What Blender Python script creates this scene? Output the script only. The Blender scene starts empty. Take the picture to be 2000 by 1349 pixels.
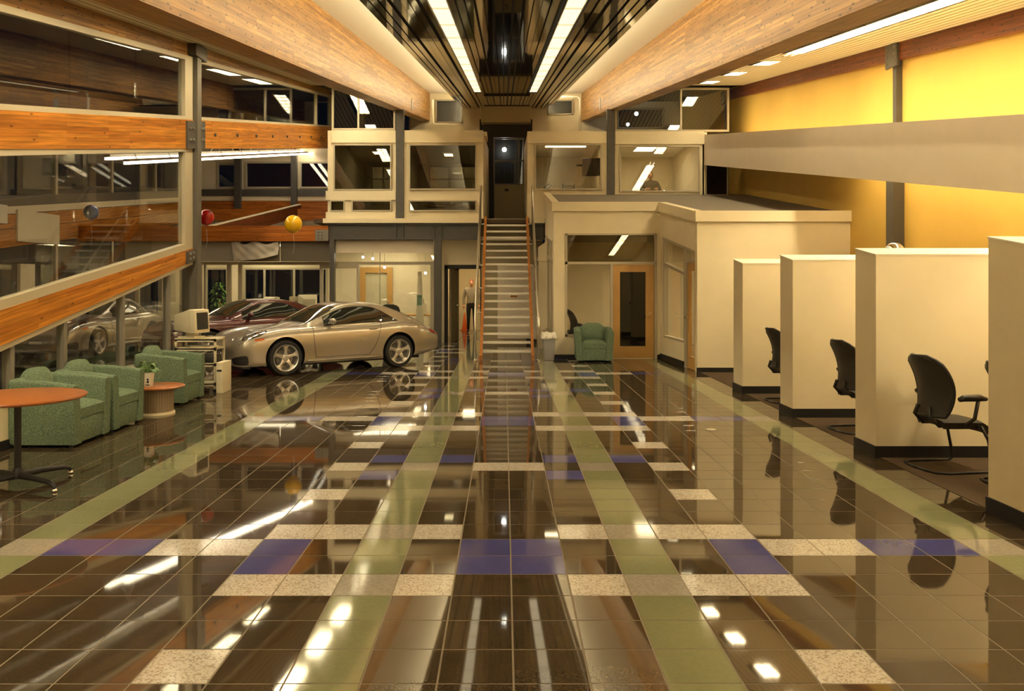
import bpy, bmesh, math, random
import numpy as np
from mathutils import Vector, Matrix
random.seed(7)
sc = bpy.context.scene
C = sc.collection
# ------------------------------------------------------------------ camera, world, exposure
F, VX, VY, H = 1614.0, 985.0, 545.0, 1.74       # focal length (px), vanishing point (px), eye height (m)
cam_d = bpy.data.cameras.new('camera'); cam = bpy.data.objects.new('camera', cam_d); C.objects.link(cam)
cam.location = (0, 0, H); cam.rotation_euler = (math.pi/2, 0, 0)
cam_d.sensor_fit = 'HORIZONTAL'; cam_d.sensor_width = 36; cam_d.lens = F/2000*36
cam_d.shift_x = (1000-VX)/2000; cam_d.shift_y = -(674.5-VY)/2000
cam_d.clip_end = 300; cam_d.clip_start = .05
sc.camera = cam
w = bpy.data.worlds.new('night'); sc.world = w; w.use_nodes = True
w.node_tree.nodes['Background'].inputs[0].default_value = (.006, .008, .014, 1)
w.node_tree.nodes['Background'].inputs[1].default_value = .07
sc.view_settings.view_transform = 'Standard'; sc.view_settings.look = 'None'
sc.view_settings.gamma = 1; sc.view_settings.use_curve_mapping = False
sc.view_settings.exposure = 2.52
WARM = (1.0, .835, .53)
E_STRIP, E_COVE, E_AISLE, E_WALL, E_ROOM, E_WING, E_SIDE = .25, 7.4, 7.4, 1.6, 2.6, 1.7, 7.5
K = .154                                        # the roof structure rises away from the camera by this slope
# ------------------------------------------------------------------ materials
def nt(name):
    m = bpy.data.materials.new(name); m.use_nodes = True
    n = m.node_tree; b = n.nodes['Principled BSDF']
    return m, n, b
def mat(name, col, rough=.5, metal=0, noise=0, nscale=20, bump=0, coat=0, ior=1.5, spec=.5, col2=None):
    m, n, b = nt(name)
    b.inputs['Base Color'].default_value = (*col, 1); b.inputs['Roughness'].default_value = rough
    b.inputs['Metallic'].default_value = metal; b.inputs['IOR'].default_value = ior
    b.inputs['Specular IOR Level'].default_value = spec
    b.inputs['Coat Weight'].default_value = coat; b.inputs['Coat Roughness'].default_value = .03
    if noise or bump or col2:
        tc = n.nodes.new('ShaderNodeTexCoord'); t = n.nodes.new('ShaderNodeTexNoise')
        t.inputs['Scale'].default_value = nscale; t.inputs['Detail'].default_value = 4
        n.links.new(tc.outputs['Object'], t.inputs['Vector'])
        if noise or col2:
            r = n.nodes.new('ShaderNodeValToRGB'); n.links.new(t.outputs['Fac'], r.inputs['Fac'])
            a = col; c = col2 or tuple(max(0, x*(1-noise)) for x in col)
            r.color_ramp.elements[0].position = .35; r.color_ramp.elements[1].position = .65
            r.color_ramp.elements[0].color = (*c, 1); r.color_ramp.elements[1].color = (*a, 1)
            n.links.new(r.outputs['Color'], b.inputs['Base Color'])
        if bump:
            bp = n.nodes.new('ShaderNodeBump'); bp.inputs['Strength'].default_value = bump; bp.inputs['Distance'].default_value = .004
            n.links.new(t.outputs['Fac'], bp.inputs['Height']); n.links.new(bp.outputs['Normal'], b.inputs['Normal'])
    return m
def emit(name, col, strength):
    m, n, b = nt(name)
    b.inputs['Base Color'].default_value = (.8, .8, .8, 1)
    b.inputs['Emission Color'].default_value = (*col, 1); b.inputs['Emission Strength'].default_value = strength
    return m
def glass(name, tint=(.975, .985, .97), base=.035, boost=1.0):
    m = bpy.data.materials.new(name); m.use_nodes = True; n = m.node_tree; n.nodes.clear()
    o = n.nodes.new('ShaderNodeOutputMaterial'); mx = n.nodes.new('ShaderNodeMixShader')
    t = n.nodes.new('ShaderNodeBsdfTransparent'); g = n.nodes.new('ShaderNodeBsdfGlossy'); f = n.nodes.new('ShaderNodeFresnel')
    ge = n.nodes.new('ShaderNodeNewGeometry'); mr = n.nodes.new('ShaderNodeMapRange')      # same reflectance on both faces of the pane
    mr.inputs[3].default_value = 1.52*boost; mr.inputs[4].default_value = 1/(1.52*boost)
    n.links.new(ge.outputs['Backfacing'], mr.inputs[0]); n.links.new(mr.outputs[0], f.inputs['IOR'])
    t.inputs['Color'].default_value = (*tint, 1); g.inputs['Roughness'].default_value = .0; g.inputs['Color'].default_value = (.95, .95, .95, 1)
    n.links.new(f.outputs[0], mx.inputs[0]); n.links.new(t.outputs[0], mx.inputs[1]); n.links.new(g.outputs[0], mx.inputs[2]); n.links.new(mx.outputs[0], o.inputs[0])
    return m
def wood(name, light, dark, axis='y', k=0.0, row=.045, length=1.6, rough=.42, knots=2.0):
    """laminated timber: boards run along `axis`, following slope k"""
    m, n, b = nt(name); N, L = n.nodes.new, n.links.new
    tc = N('ShaderNodeTexCoord'); s = N('ShaderNodeSeparateXYZ'); L(tc.outputs['Object'], s.inputs[0])
    mu = N('ShaderNodeMath'); mu.operation = 'MULTIPLY'; mu.inputs[1].default_value = -k; L(s.outputs['Y'], mu.inputs[0])
    ad = N('ShaderNodeMath'); ad.operation = 'ADD'; L(s.outputs['Z'], ad.inputs[0]); L(mu.outputs[0], ad.inputs[1])
    cb = N('ShaderNodeCombineXYZ')
    L(s.outputs['Y' if axis == 'y' else 'X'], cb.inputs[0]); L(ad.outputs[0], cb.inputs[1]); L(s.outputs['X' if axis == 'y' else 'Y'], cb.inputs[2])
    br = N('ShaderNodeTexBrick'); br.inputs['Scale'].default_value = 1; br.inputs['Brick Width'].default_value = length
    br.inputs['Row Height'].default_value = row; br.inputs['Mortar Size'].default_value = .0012; br.inputs['Bias'].default_value = 0
    br.offset = .37; L(cb.outputs[0], br.inputs['Vector'])
    br.inputs['Color1'].default_value = (*light, 1); br.inputs['Color2'].default_value = (*dark, 1)
    br.inputs['Mortar'].default_value = tuple(x*.45 for x in dark) + (1,)
    mp = N('ShaderNodeMapping'); mp.inputs['Scale'].default_value = (1.0, 22, 22); L(cb.outputs[0], mp.inputs['Vector'])
    ns = N('ShaderNodeTexNoise'); ns.inputs['Scale'].default_value = 1.6; ns.inputs['Detail'].default_value = 6; L(mp.outputs[0], ns.inputs['Vector'])
    mr = N('ShaderNodeMapRange'); mr.inputs[1].default_value = .3; mr.inputs[2].default_value = .75; mr.inputs[3].default_value = .55; mr.inputs[4].default_value = 1.15
    L(ns.outputs['Fac'], mr.inputs[0])
    mx = N('ShaderNodeMix'); mx.data_type = 'RGBA'; mx.blend_type = 'MULTIPLY'; mx.inputs[0].default_value = 1
    L(br.outputs['Color'], mx.inputs[6]); L(mr.outputs[0], mx.inputs[7]); out = mx.outputs[2]
    if knots:
        mp2 = N('ShaderNodeMapping'); mp2.inputs['Scale'].default_value = (1.6, 5, 3); L(cb.outputs[0], mp2.inputs['Vector'])
        vo = N('ShaderNodeTexVoronoi'); vo.voronoi_dimensions = '2D'; vo.inputs['Scale'].default_value = knots; L(mp2.outputs[0], vo.inputs['Vector'])
        kr = N('ShaderNodeMapRange'); kr.inputs[1].default_value = .03*knots/2; kr.inputs[2].default_value = .13*knots/2; kr.inputs[3].default_value = .18; kr.inputs[4].default_value = 1
        L(vo.outputs['Distance'], kr.inputs[0])
        m2 = N('ShaderNodeMix'); m2.data_type = 'RGBA'; m2.blend_type = 'MULTIPLY'; m2.inputs[0].default_value = 1
        L(out, m2.inputs[6]); L(kr.outputs[0], m2.inputs[7]); out = m2.outputs[2]
    L(out, b.inputs['Base Color']); b.inputs['Roughness'].default_value = rough; b.inputs['Specular IOR Level'].default_value = .25
    return m
ORD = 'first second third fourth fifth sixth seventh eighth ninth tenth eleventh twelfth thirteenth'.split()
def speckle(name, base, spots, scale, rough, amount=.5, rnd=0.0, bump=0.0, spec=.5, wave=0.0):
    m, n, b = nt(name); N, L = n.nodes.new, n.links.new
    tc = N('ShaderNodeTexCoord'); g = N('ShaderNodeNewGeometry'); 
    v = N('ShaderNodeTexVoronoi'); v.inputs['Scale'].default_value = scale; L(g.outputs['Position'], v.inputs['Vector'])
    r = N('ShaderNodeValToRGB'); r.color_ramp.elements[0].color = (*base, 1); r.color_ramp.elements[1].color = (*spots, 1)
    r.color_ramp.elements[0].position = amount-.08; r.color_ramp.elements[1].position = amount+.2
    s = N('ShaderNodeSeparateColor'); L(v.outputs['Color'], s.inputs[0]); L(s.outputs[0], r.inputs['Fac'])
    out = r.outputs['Color']
    if rnd:
        oi = N('ShaderNodeObjectInfo'); mr = N('ShaderNodeMapRange'); mr.inputs[3].default_value = 1-rnd; mr.inputs[4].default_value = 1+rnd
        L(oi.outputs['Random'], mr.inputs[0]); mx = N('ShaderNodeMix'); mx.data_type = 'RGBA'; mx.blend_type = 'MULTIPLY'; mx.inputs[0].default_value = 1
        L(out, mx.inputs[6]); L(mr.outputs[0], mx.inputs[7]); out = mx.outputs[2]
    L(out, b.inputs['Base Color']); b.inputs['Roughness'].default_value = rough; b.inputs['Specular IOR Level'].default_value = spec
    if wave:
        ns = N('ShaderNodeTexNoise'); ns.inputs['Scale'].default_value = 1.1; ns.inputs['Detail'].default_value = 1; L(g.outputs['Position'], ns.inputs['Vector'])
        bp = N('ShaderNodeBump'); bp.inputs['Strength'].default_value = wave; bp.inputs['Distance'].default_value = .01
        L(ns.outputs['Fac'], bp.inputs['Height']); L(bp.outputs['Normal'], b.inputs['Normal'])
    return m
M = {}
M['cream'] = mat('painted_cream_plaster', (.82, .725, .505), .7, noise=.04, nscale=3)
M['cream2'] = mat('painted_pale_bulkhead', (.80, .71, .56), .7, noise=.03, nscale=3)
M['white'] = mat('white_ceiling_paint', (.86, .80, .66), .75)
M['yellow'] = mat('yellow_wall_paint', (.70, .47, .10), .75, noise=.05, nscale=2)
M['frame'] = mat('painted_window_frame', (.50, .44, .31), .45)
M['steel'] = mat('dark_grey_painted_steel', (.085, .078, .066), .45, noise=.12, nscale=8)
M['steel2'] = mat('mid_grey_steel', (.22, .20, .165), .4)
M['colsteel'] = mat('column_grey_paint', (.125, .112, .088), .45, noise=.1, nscale=6)
M['drumbrown'] = mat('brown_ribbed_drum', (.30, .225, .14), .6)
M['black'] = mat('black_rubber', (.012, .012, .013), .5)
M['blackwall'] = mat('black_paint', (.016, .015, .014), .6)
M['carpet'] = mat('brown_carpet', (.12, .085, .055), .95, noise=.35, nscale=160, bump=.6, spec=.1)
M['roofgrey'] = mat('grey_roof_membrane', (.20, .17, .13), .85, noise=.1, nscale=30)
M['beam'] = wood('fir_glulam', (.52, .268, .062), (.30, .132, .025), 'y', K)
M['orange'] = wood('orange_glulam', (.74, .30, .04), (.46, .15, .016), 'y', .165, knots=.8)
M['orange_x'] = wood('orange_glulam_across', (.62, .20, .025), (.44, .125, .014), 'x', 0, knots=.8)
M['redwood'] = wood('red_stained_glulam', (.25, .068, .018), (.17, .045, .012), 'y', K)
M['doorwood'] = mat('maple_veneer', (.60, .345, .10), .4, noise=.08, nscale=5)
M['laminate'] = mat('cherry_laminate', (.40, .125, .028), .3, noise=.12, nscale=12)
M['fabric'] = mat('green_woven_fabric', (.21, .27, .17), .9, bump=.5, nscale=75, col2=(.085, .135, .095), spec=.15)
M['chrome'] = mat('chrome', (.85, .84, .8), .06, 1)
M['alu'] = mat('brushed_aluminium', (.72, .68, .58), .28, 1)
M['plastic'] = mat('beige_computer_plastic', (.70, .63, .45), .5)
M['screen'] = mat('dark_monitor_glass', (.03, .03, .028), .08)
M['mesh'] = mat('black_mesh_fabric', (.035, .031, .026), .6, bump=.4, nscale=300)
M['blackplastic'] = mat('black_plastic', (.018, .017, .016), .38)
M['paper'] = mat('white_paper', (.85, .82, .72), .6)
M['galv'] = mat('galvanised_tread', (.80, .77, .68), .35, .25)
M['mirror'] = mat('polished_dark_metal_slat', (.36, .33, .26), .04, 1, bump=.25, nscale=2.2)
M['darkpanel'] = mat('dark_brown_panelling', (.05, .035, .022), .6, noise=.2, nscale=2)
M['plank'] = mat('cream_metal_ceiling_plank', (.70, .60, .38), .5)
M['glass'] = glass('clear_window_glass')
M['nightglass'] = glass('window_glass_at_night', (.85, .88, .86), boost=1.15)
M['tintglass'] = glass('dark_tinted_glass', (.10, .10, .085), boost=1.05)  # black tint imitates darkness behind the door pane and the opening
M['halftint'] = glass('smoky_glass', (.62, .61, .54), boost=1.05)  # tint imitates dark rooms and night behind clear panes
M['grout'] = mat('tan_grout', (.21, .175, .12), .8)
M['t_dark'] = speckle('dark_granite_tile', (.048, .034, .019), (.085, .06, .033), 160, .035, .6, .12, wave=.05, spec=.95)
M['t_green'] = speckle('sage_green_tile', (.21, .222, .115), (.222, .235, .122), 60, .06, .5, .07, wave=.05, spec=.8)
M['t_white'] = speckle('white_terrazzo_tile', (.54, .50, .435), (.33, .285, .22), 110, .10, .66, .05, wave=.05)
M['t_blue'] = speckle('blue_tile', (.066, .068, .225), (.07, .072, .235), 60, .06, .5, .08, wave=.05, spec=.8)
M['t_grey'] = speckle('grey_tile', (.30, .27, .22), (.34, .31, .25), 60, .07, .5, .06, wave=.05)
M['e_strip'] = emit('lit_troffer_diffuser', WARM, E_STRIP)
M['e_cove'] = emit('cove_tube', WARM, E_COVE)
M['e_aisle'] = emit('aisle_troffer_diffuser', WARM, E_AISLE)
M['e_side'] = emit('side_aisle_diffuser', WARM, E_SIDE)
M['e_dim'] = emit('dim_office_panel', WARM, 1.6)
M['e_lower'] = emit('wide_office_panel', WARM, .75)
M['e_wall'] = emit('valance_tube', (1, .80, .48), E_WALL); M['e_walldown'] = emit('valance_down_tube', (1, .80, .48), 2.9)
M['e_room'] = emit('office_light_panel', (1, .78, .46), E_ROOM)
M['e_wing'] = emit('wing_tube', (1, .86, .62), E_WING)
M['e_small'] = emit('small_bright_bulb', (1, .95, .9), 6)
M['e_down'] = emit('downlight_lens', (1, .84, .58), 200)
M['leaf'] = mat('green_leaf', (.10, .22, .03), .45, noise=.4, nscale=30)
M['plastic_sheet'] = mat('translucent_plastic_sheet', (.55, .50, .40), .35)
M['skin'] = mat('skin', (.52, .27, .16), .55)
M['grey_wall'] = mat('olive_grey_paint', (.40, .34, .21), .7)
# ------------------------------------------------------------------ mesh helpers
class MB:
    def __init__(s): s.v = []; s.f = []; s.m = []
    def quad(s, a, b, c, d, m=0):
        i = len(s.v); s.v += [tuple(a), tuple(b), tuple(c), tuple(d)]; s.f.append((i, i+1, i+2, i+3)); s.m.append(m); return s
    def hexa(s, p, m=0):       # p: 4 bottom (ccw from above) + 4 top
        i = len(s.v); s.v += [tuple(q) for q in p]
        for f in ((3, 2, 1, 0), (4, 5, 6, 7), (0, 1, 5, 4), (1, 2, 6, 5), (2, 3, 7, 6), (3, 0, 4, 7)):
            s.f.append(tuple(i+j for j in f)); s.m.append(m)
        return s
    def box(s, x0, x1, y0, y1, z0, z1, m=0):
        x0, x1 = min(x0, x1), max(x0, x1); y0, y1 = min(y0, y1), max(y0, y1); z0, z1 = min(z0, z1), max(z0, z1)
        return s.hexa([(x0, y0, z0), (x1, y0, z0), (x1, y1, z0), (x0, y1, z0), (x0, y0, z1), (x1, y0, z1), (x1, y1, z1), (x0, y1, z1)], m)
    def sbox(s, x0, x1, y0, y1, b0, b1, t0, t1, m=0):   # bottom/top heights at y0 and y1
        return s.hexa([(x0, y0, b0), (x1, y0, b0), (x1, y1, b1), (x0, y1, b1), (x0, y0, t0), (x1, y0, t0), (x1, y1, t1), (x0, y1, t1)], m)
    def prism(s, poly, z0, z1, m=0):    # vertical prism from ccw polygon
        i = len(s.v); n = len(poly)
        zt = z1 if callable(z1) else (lambda x, y: z1)
        s.v += [(x, y, z0) for x, y in poly] + [(x, y, zt(x, y)) for x, y in poly]
        s.f.append(tuple(i+j for j in reversed(range(n)))); s.f.append(tuple(i+n+j for j in range(n))); s.m += [m, m]
        for j in range(n):
            k = (j+1) % n; s.f.append((i+j, i+k, i+n+k, i+n+j)); s.m.append(m)
        return s
    def cyl(s, a, b, r, r2=None, n=16, m=0, cap=True):
        a, b = Vector(a), Vector(b); r2 = r if r2 is None else r2
        d = (b-a).normalized(); u = d.orthogonal().normalized(); w_ = d.cross(u); i = len(s.v)
        for c, rr in ((a, r), (b, r2)):
            for j in range(n):
                t = 2*math.pi*j/n; s.v.append(tuple(c + u*rr*math.cos(t) + w_*rr*math.sin(t)))
        for j in range(n):
            k = (j+1) % n; s.f.append((i+j, i+k, i+n+k, i+n+j)); s.m.append(m)
        if cap: s.f.append(tuple(i+j for j in reversed(range(n)))); s.f.append(tuple(i+n+j for j in range(n))); s.m += [m, m]
        return s
    def tube(s, pts, r, n=10, m=0, closed=False):
        pts = [Vector(p) for p in pts]; i0 = len(s.v); N = len(pts); prev = None
        for j, p in enumerate(pts):
            if closed: d = pts[(j+1) % N]-pts[j-1]
            else: d = pts[min(j+1, N-1)]-pts[max(j-1, 0)]
            d.normalize()
            u = d.orthogonal().normalized() if prev is None else (prev - d*prev.dot(d)).normalized()
            prev = u; v = d.cross(u); rr = r[j] if isinstance(r, (list, tuple)) else r
            for q in range(n):
                t = 2*math.pi*q/n; s.v.append(tuple(p + u*rr*math.cos(t) + v*rr*math.sin(t)))
        for j in range(N if closed else N-1):
            for q in range(n):
                a = i0+j*n+q; b = i0+j*n+(q+1) % n; jn = (j+1) % N
                s.f.append((a, b, i0+jn*n+(q+1) % n, i0+jn*n+q)); s.m.append(m)
        if not closed:
            s.f.append(tuple(i0+q for q in reversed(range(n)))); s.f.append(tuple(i0+(N-1)*n+q for q in range(n))); s.m += [m, m]
        return s
    def lathe(s, prof, n=32, o=(0, 0, 0), axis='z', m=0, caps=True):
        i0 = len(s.v)
        for r, h in prof:
            for j in range(n):
                t = 2*math.pi*j/n; c_, s_ = r*math.cos(t), r*math.sin(t)
                p = (c_, s_, h) if axis == 'z' else ((c_, h, -s_) if axis == 'y' else (h, c_, s_))
                s.v.append((o[0]+p[0], o[1]+p[1], o[2]+p[2]))
        for a in range(len(prof)-1):
            for j in range(n):
                k = (j+1) % n; s.f.append((i0+a*n+j, i0+a*n+k, i0+(a+1)*n+k, i0+(a+1)*n+j)); s.m.append(m)
        if caps:
            s.f.append(tuple(i0+j for j in reversed(range(n)))); s.f.append(tuple(i0+(len(prof)-1)*n+j for j in range(n))); s.m += [m, m]
        return s
    def grid(s, rows, m=0, flip=False):
        i0 = len(s.v); R = len(rows); Q = len(rows[0])
        for r in rows: s.v += [tuple(p) for p in r]
        for a in range(R-1):
            for b in range(Q-1):
                f = (i0+a*Q+b, i0+a*Q+b+1, i0+(a+1)*Q+b+1, i0+(a+1)*Q+b)
                s.f.append(f[::-1] if flip else f); s.m.append(m)
        return s
    def wall(s, u0, u1, v0, v1, holes, t0, t1, axis='x', m=0):
        """a slab in the plane of `axis` (x or y) and z with rectangular holes"""
        us = sorted({u0, u1, *[q for h in holes for q in h[:2]]}); vs = sorted({v0, v1, *[q for h in holes for q in h[2:]]})
        us = [q for q in us if u0 <= q <= u1]; vs = [q for q in vs if v0 <= q <= v1]
        for a, b in zip(us, us[1:]):
            run = None
            for c_, d in zip(vs, vs[1:]):
                mu, mv = (a+b)/2, (c_+d)/2
                hole = any(h[0] < mu < h[1] and h[2] < mv < h[3] for h in holes)
                if not hole: run = (run[0], d) if run else (c_, d)
                if (hole or d == vs[-1]) and run:
                    if axis == 'x': s.box(a, b, t0, t1, run[0], run[1], m)
                    else: s.box(t0, t1, a, b, run[0], run[1], m)
                    run = None
        return s
    def mesh(s, name, mats, smooth=False, loc=(0, 0, 0), angle=None):
        me = bpy.data.meshes.new(name)
        lx, ly, lz = loc
        me.from_pydata([(a-lx, b-ly, c-lz) for a, b, c in s.v], [], s.f)
        for q in (mats if isinstance(mats, (list, tuple)) else [mats]): me.materials.append(q)
        me.polygons.foreach_set('material_index', s.m); me.update()
        if smooth:
            me.polygons.foreach_set('use_smooth', [True]*len(me.polygons))
            if angle is not None:
                try: me.set_sharp_from_angle(angle=math.radians(angle))
                except Exception: pass
        return me
def tag(o, label=None, cat=None, group=None, kind=None):
    if label: o['label'] = label
    if cat: o['category'] = cat
    if group: o['group'] = group
    if kind: o['kind'] = kind
    return o
def obj(name, mb, mats, parent=None, smooth=False, angle=None, world=True, bevel=0, seg=2):
    """one mesh object; with world=True the vertices are in world space and made relative to the parent's location"""
    loc = (0, 0, 0)
    if parent is not None and world:
        q = parent; loc = Vector((0, 0, 0))
        while q is not None: loc = loc + Vector(q.location); q = q.parent
    if isinstance(mb, bpy.types.Mesh): me = mb
    else: me = mb.mesh(name, mats, smooth, loc, angle)
    o = bpy.data.objects.new(name, me); C.objects.link(o)
    if bevel:
        bm = bmesh.new(); bm.from_mesh(me)
        bmesh.ops.remove_doubles(bm, verts=bm.verts, dist=1e-5)
        bmesh.ops.bevel(bm, geom=bm.edges[:], offset=bevel, segments=seg, profile=.5, affect='EDGES', clamp_overlap=True)
        bm.to_mesh(me); bm.free()
        me.polygons.foreach_set('use_smooth', [True]*len(me.polygons))
        try: me.set_sharp_from_angle(angle=math.radians(50))
        except Exception: pass
    if parent is not None: o.parent = parent
    return o
def top(name, mb, mats, label, cat, group=None, kind=None, **kw):
    """a top-level thing made of one mesh, origin moved to its base"""
    if isinstance(mb, MB):
        xs = [p[0] for p in mb.v]; ys = [p[1] for p in mb.v]; zs = [p[2] for p in mb.v]
        loc = kw.pop('loc', None) or (0, 0, 0)
        o = obj(name, mb, mats, **kw)
    else: o = obj(name, mb, mats, **kw)
    return tag(o, label, cat, group, kind)
def thing(name, label, cat, loc=(0, 0, 0), rz=0, group=None, kind=None):
    o = bpy.data.objects.new(name, None); C.objects.link(o); o.location = loc; o.rotation_euler = (0, 0, rz); o.empty_display_size = .1
    return tag(o, label, cat, group, kind)
def copy_tree(o, parent=None):
    c = o.copy(); C.objects.link(c); c.parent = parent
    for ch in list(o.children): copy_tree(ch, c)
    return c
def P(px, py, d): return ((px-VX)*d/F, d, H-(py-VY)*d/F)      # photograph pixel + distance -> point in the room
def XW(px, d): return (px-VX)*d/F
def ZW(py, d): return H-(py-VY)*d/F
# ================================================================== FLOOR
T = .33; X0 = .04; D0 = 3.556                     # tile module, centre joint, first joint
def tile_kind(c, r):
    q = r % 15; a = c if c >= 0 else -c-1         # a: column counted outwards from the centre joint
    if a == 2: return 'grey' if q in (3, 6, 12) else 'green'
    if a == 9: return 'grey' if q == 5 else 'green'
    if q in (3, 6) and a in (1, 3, 4): return 'white'
    if q in (4, 5) and a in (0, 4): return 'blue'
    if q == 5 and a in (5, 6): return 'white'
    if q == 5 and a in (7, 8): return 'blue'
    if q in (0, 9) and a == 4: return 'white'
    if q == 12 and a in (0, 4): return 'white'
    if q == 13 and a in (1, 3): return 'blue'
    if q == 11 and c in (-4, 1): return 'blue'
    return 'dark'
floor = top('floor', MB().box(-11.7, 7.0, -6, 31, -.12, -.0015), M['grout'], 'glossy dark tiled showroom floor with green stripes and white and blue accents', 'floor', kind='structure')
tmesh = {}
def tile_box(mb, x, y, m=0, g=.004):
    a, b, c_, d = x+g, x+T-g, y+g, y+T-g; e = .0008
    i = len(mb.v)
    mb.v += [(a, c_, -.004), (b, c_, -.004), (b, d, -.004), (a, d, -.004), (a+e, c_+e, 0), (b-e, c_+e, 0), (b-e, d-e, 0), (a+e, d-e, 0)]
    for f in ((4, 5, 6, 7), (0, 1, 5, 4), (1, 2, 6, 5), (2, 3, 7, 6), (3, 0, 4, 7)):
        mb.f.append(tuple(i+q for q in f)); mb.m.append(m)
KINDS = ['dark', 'green', 'white', 'blue', 'grey']
for kq in KINDS:
    mb = MB(); tile_box(mb, -T/2, -T/2); tmesh[kq] = mb.mesh('floor_tile_'+kq, M['t_'+kq])
rest = MB(); single = []
for r in range(-8, 77):
    y = D0 + r*T
    for c in range(-36, 20):
        x = X0 + c*T
        if x > 3.62 and not (y > 15.5): continue           # carpet in the sales bays
        if x+T > 6.6: continue
        if y < 13.3 and x < -5.15-.2: 
            if y < 9: continue
        # visible in the picture?
        yc, xc = y+T/2, x+T/2; px = VX+xc*F/max(yc, .1); py = VY+H*F/max(yc, .1)
        vis = 0 < px < 2000 and py < 1349 and yc > 0
        if vis: single.append((yc*yc + xc*xc*.2, r, c, x, y))
        else: tile_box(rest, x, y, KINDS.index(tile_kind(c, r)))
single.sort()
for i, (_, r, c, x, y) in enumerate(single):
    kq = tile_kind(c, r)
    if i < 300:
        o = bpy.data.objects.new('tile', tmesh[kq]); C.objects.link(o); o.parent = floor
        o.location = (x+T/2, y+T/2, 0); o.rotation_euler = (random.uniform(-1, 1)*.0012, random.uniform(-1, 1)*.0012, 0)
    else: tile_box(rest, x, y, KINDS.index(kq))
tag(obj('distant_tiles', rest, [M['t_'+q] for q in KINDS], floor), kind='stuff')
top('bay_carpet', MB().box(3.66, 6.6, -4, 15.45, -.003, .004), M['carpet'], 'brown short-pile carpet laid in the sales bays along the yellow wall', 'carpet', kind='structure')
top('floor_outlet_cover', MB().lathe([(.062, .0005), (.062, .004), (.05, .006)], 24, (2.39, 9.56, 0)), M['alu'], 'small round floor outlet cover in the tiles beside the white tile row', 'outlet')

# ================================================================== CEILING, ROOF BEAMS
DA, DB = -5.0, 30.0                                # near and far end of the roof
zc = lambda d, z0: z0 + K*d
def slab(mb, x0, x1, z0, th, a=DA, b=DB, m=0): return mb.sbox(x0, x1, a, b, zc(a, z0), zc(b, z0), zc(a, z0)+th, zc(b, z0)+th, m)
ceil = top('ceiling', slab(MB(), -2.75, 2.86, 3.86, .12), M['white'], 'smooth white sloping ceiling strip above the mirrored slats', 'ceiling', kind='structure')
beamL = top('roof_beam', slab(MB(), -3.05, -2.7, 2.86, 1.02), M['beam'], 'deep laminated fir roof beam on the side of the glass wall', 'beam', kind='structure')
beamR = top('roof_beam', slab(MB(), 2.8, 3.15, 2.86, 1.02), M['beam'], 'deep laminated fir roof beam on the side of the yellow wall', 'beam', kind='structure')
for o, x in ((beamL, -2.7), (beamR, 2.8)):          # splice plates on the inner faces
    s_ = 1 if x < 0 else -1
    pl = obj('splice_plate', MB().sbox(x, x+s_*.015, 24.0, 24.25, zc(24, 2.95), zc(24.25, 2.95), zc(24, 3.3), zc(24.25, 3.3)), M['steel2'], o)
# aisle ceilings of long planks
for nm, x0, x1, lab, lx0, lx1 in (('ceiling_aisle', 3.15, 6.5, 'cream plank ceiling between the fir beam and the yellow wall', 5.02, 5.38),
                        ('ceiling_aisle', -5.3, -3.05, 'cream plank ceiling between the fir beam and the glass wall', -4.28, -3.92)):
    ca = top(nm, slab(MB(), x0, x1, 3.565, .08), M['blackwall'], lab, 'ceiling', kind='structure')
    ww = .118; n = int((x1-x0)/ww)
    near = slab(MB(), 0, ww-.02, 3.5, .004, 0, 26.9).mesh('ceiling_plank', M['plank'])
    for i in range(n):
        xx = x0 + i*ww
        if xx+ww > lx0+.01 and xx < lx1-.01:
            for a_, b_ in ([(14.82, 16.08), (16.87, 18.28), (19.07, 20.58), (21.37, 21.9)] if lx0 > 0 else [(q+1.52, q+2.38) for q in (-4, -1.6, .8, 3.2, 5.6, 8, 10.4, 12.8, 15.2, 17.6)]+[(21.52, 21.9)]):
                obj('plank', slab(MB(), xx, xx+ww-.02, 3.5, .004, a_, b_), M['plank'], ca)
            continue
        o = obj('plank', near, None, ca); o.location = (xx, DA, K*DA)
        
# troffers in the aisles
def troffer(x0, x1, y0, y1, z0, emat, label, group, cells=(6, 2), depth=.035):
    zm = zc((y0+y1)/2, z0)
    t = thing('troffer_light', label, 'light', ((x0+x1)/2, (y0+y1)/2, zm), group=group)
    f = MB()
    for a, b, c_, d in ((x0, x1, y0, y0+.02), (x0, x1, y1-.02, y1), (x0, x0+.02, y0, y1), (x1-.02, x1, y0, y1)):
        f.sbox(a, b, c_, d, zc(c_, z0), zc(d, z0), zc(c_, z0)+depth+.03, zc(d, z0)+depth+.03)
    obj('frame', f, M['white'], t)
    obj('diffuser', MB().sbox(x0+.02, x1-.02, y0+.02, y1-.02, zc(y0, z0)+depth, zc(y1, z0)+depth, zc(y0, z0)+depth+.02, zc(y1, z0)+depth+.02), emat, t)
    lv = MB()
    for i in range(1, cells[0]):
        y = y0+(y1-y0)*i/cells[0]; lv.box(x0+.02, x1-.02, y-.006, y+.006, zc(y, z0)+.004, zc(y, z0)+depth-.006)
    for i in range(1, cells[1]):
        x = x0+(x1-x0)*i/cells[1]; lv.sbox(x-.005, x+.005, y0+.02, y1-.02, zc(y0, z0)+.004, zc(y1, z0)+.004, zc(y0, z0)+depth-.006, zc(y1, z0)+depth-.006)
    obj('louvre', lv, M['white'], t)
    return t
y = -4.0
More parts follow.
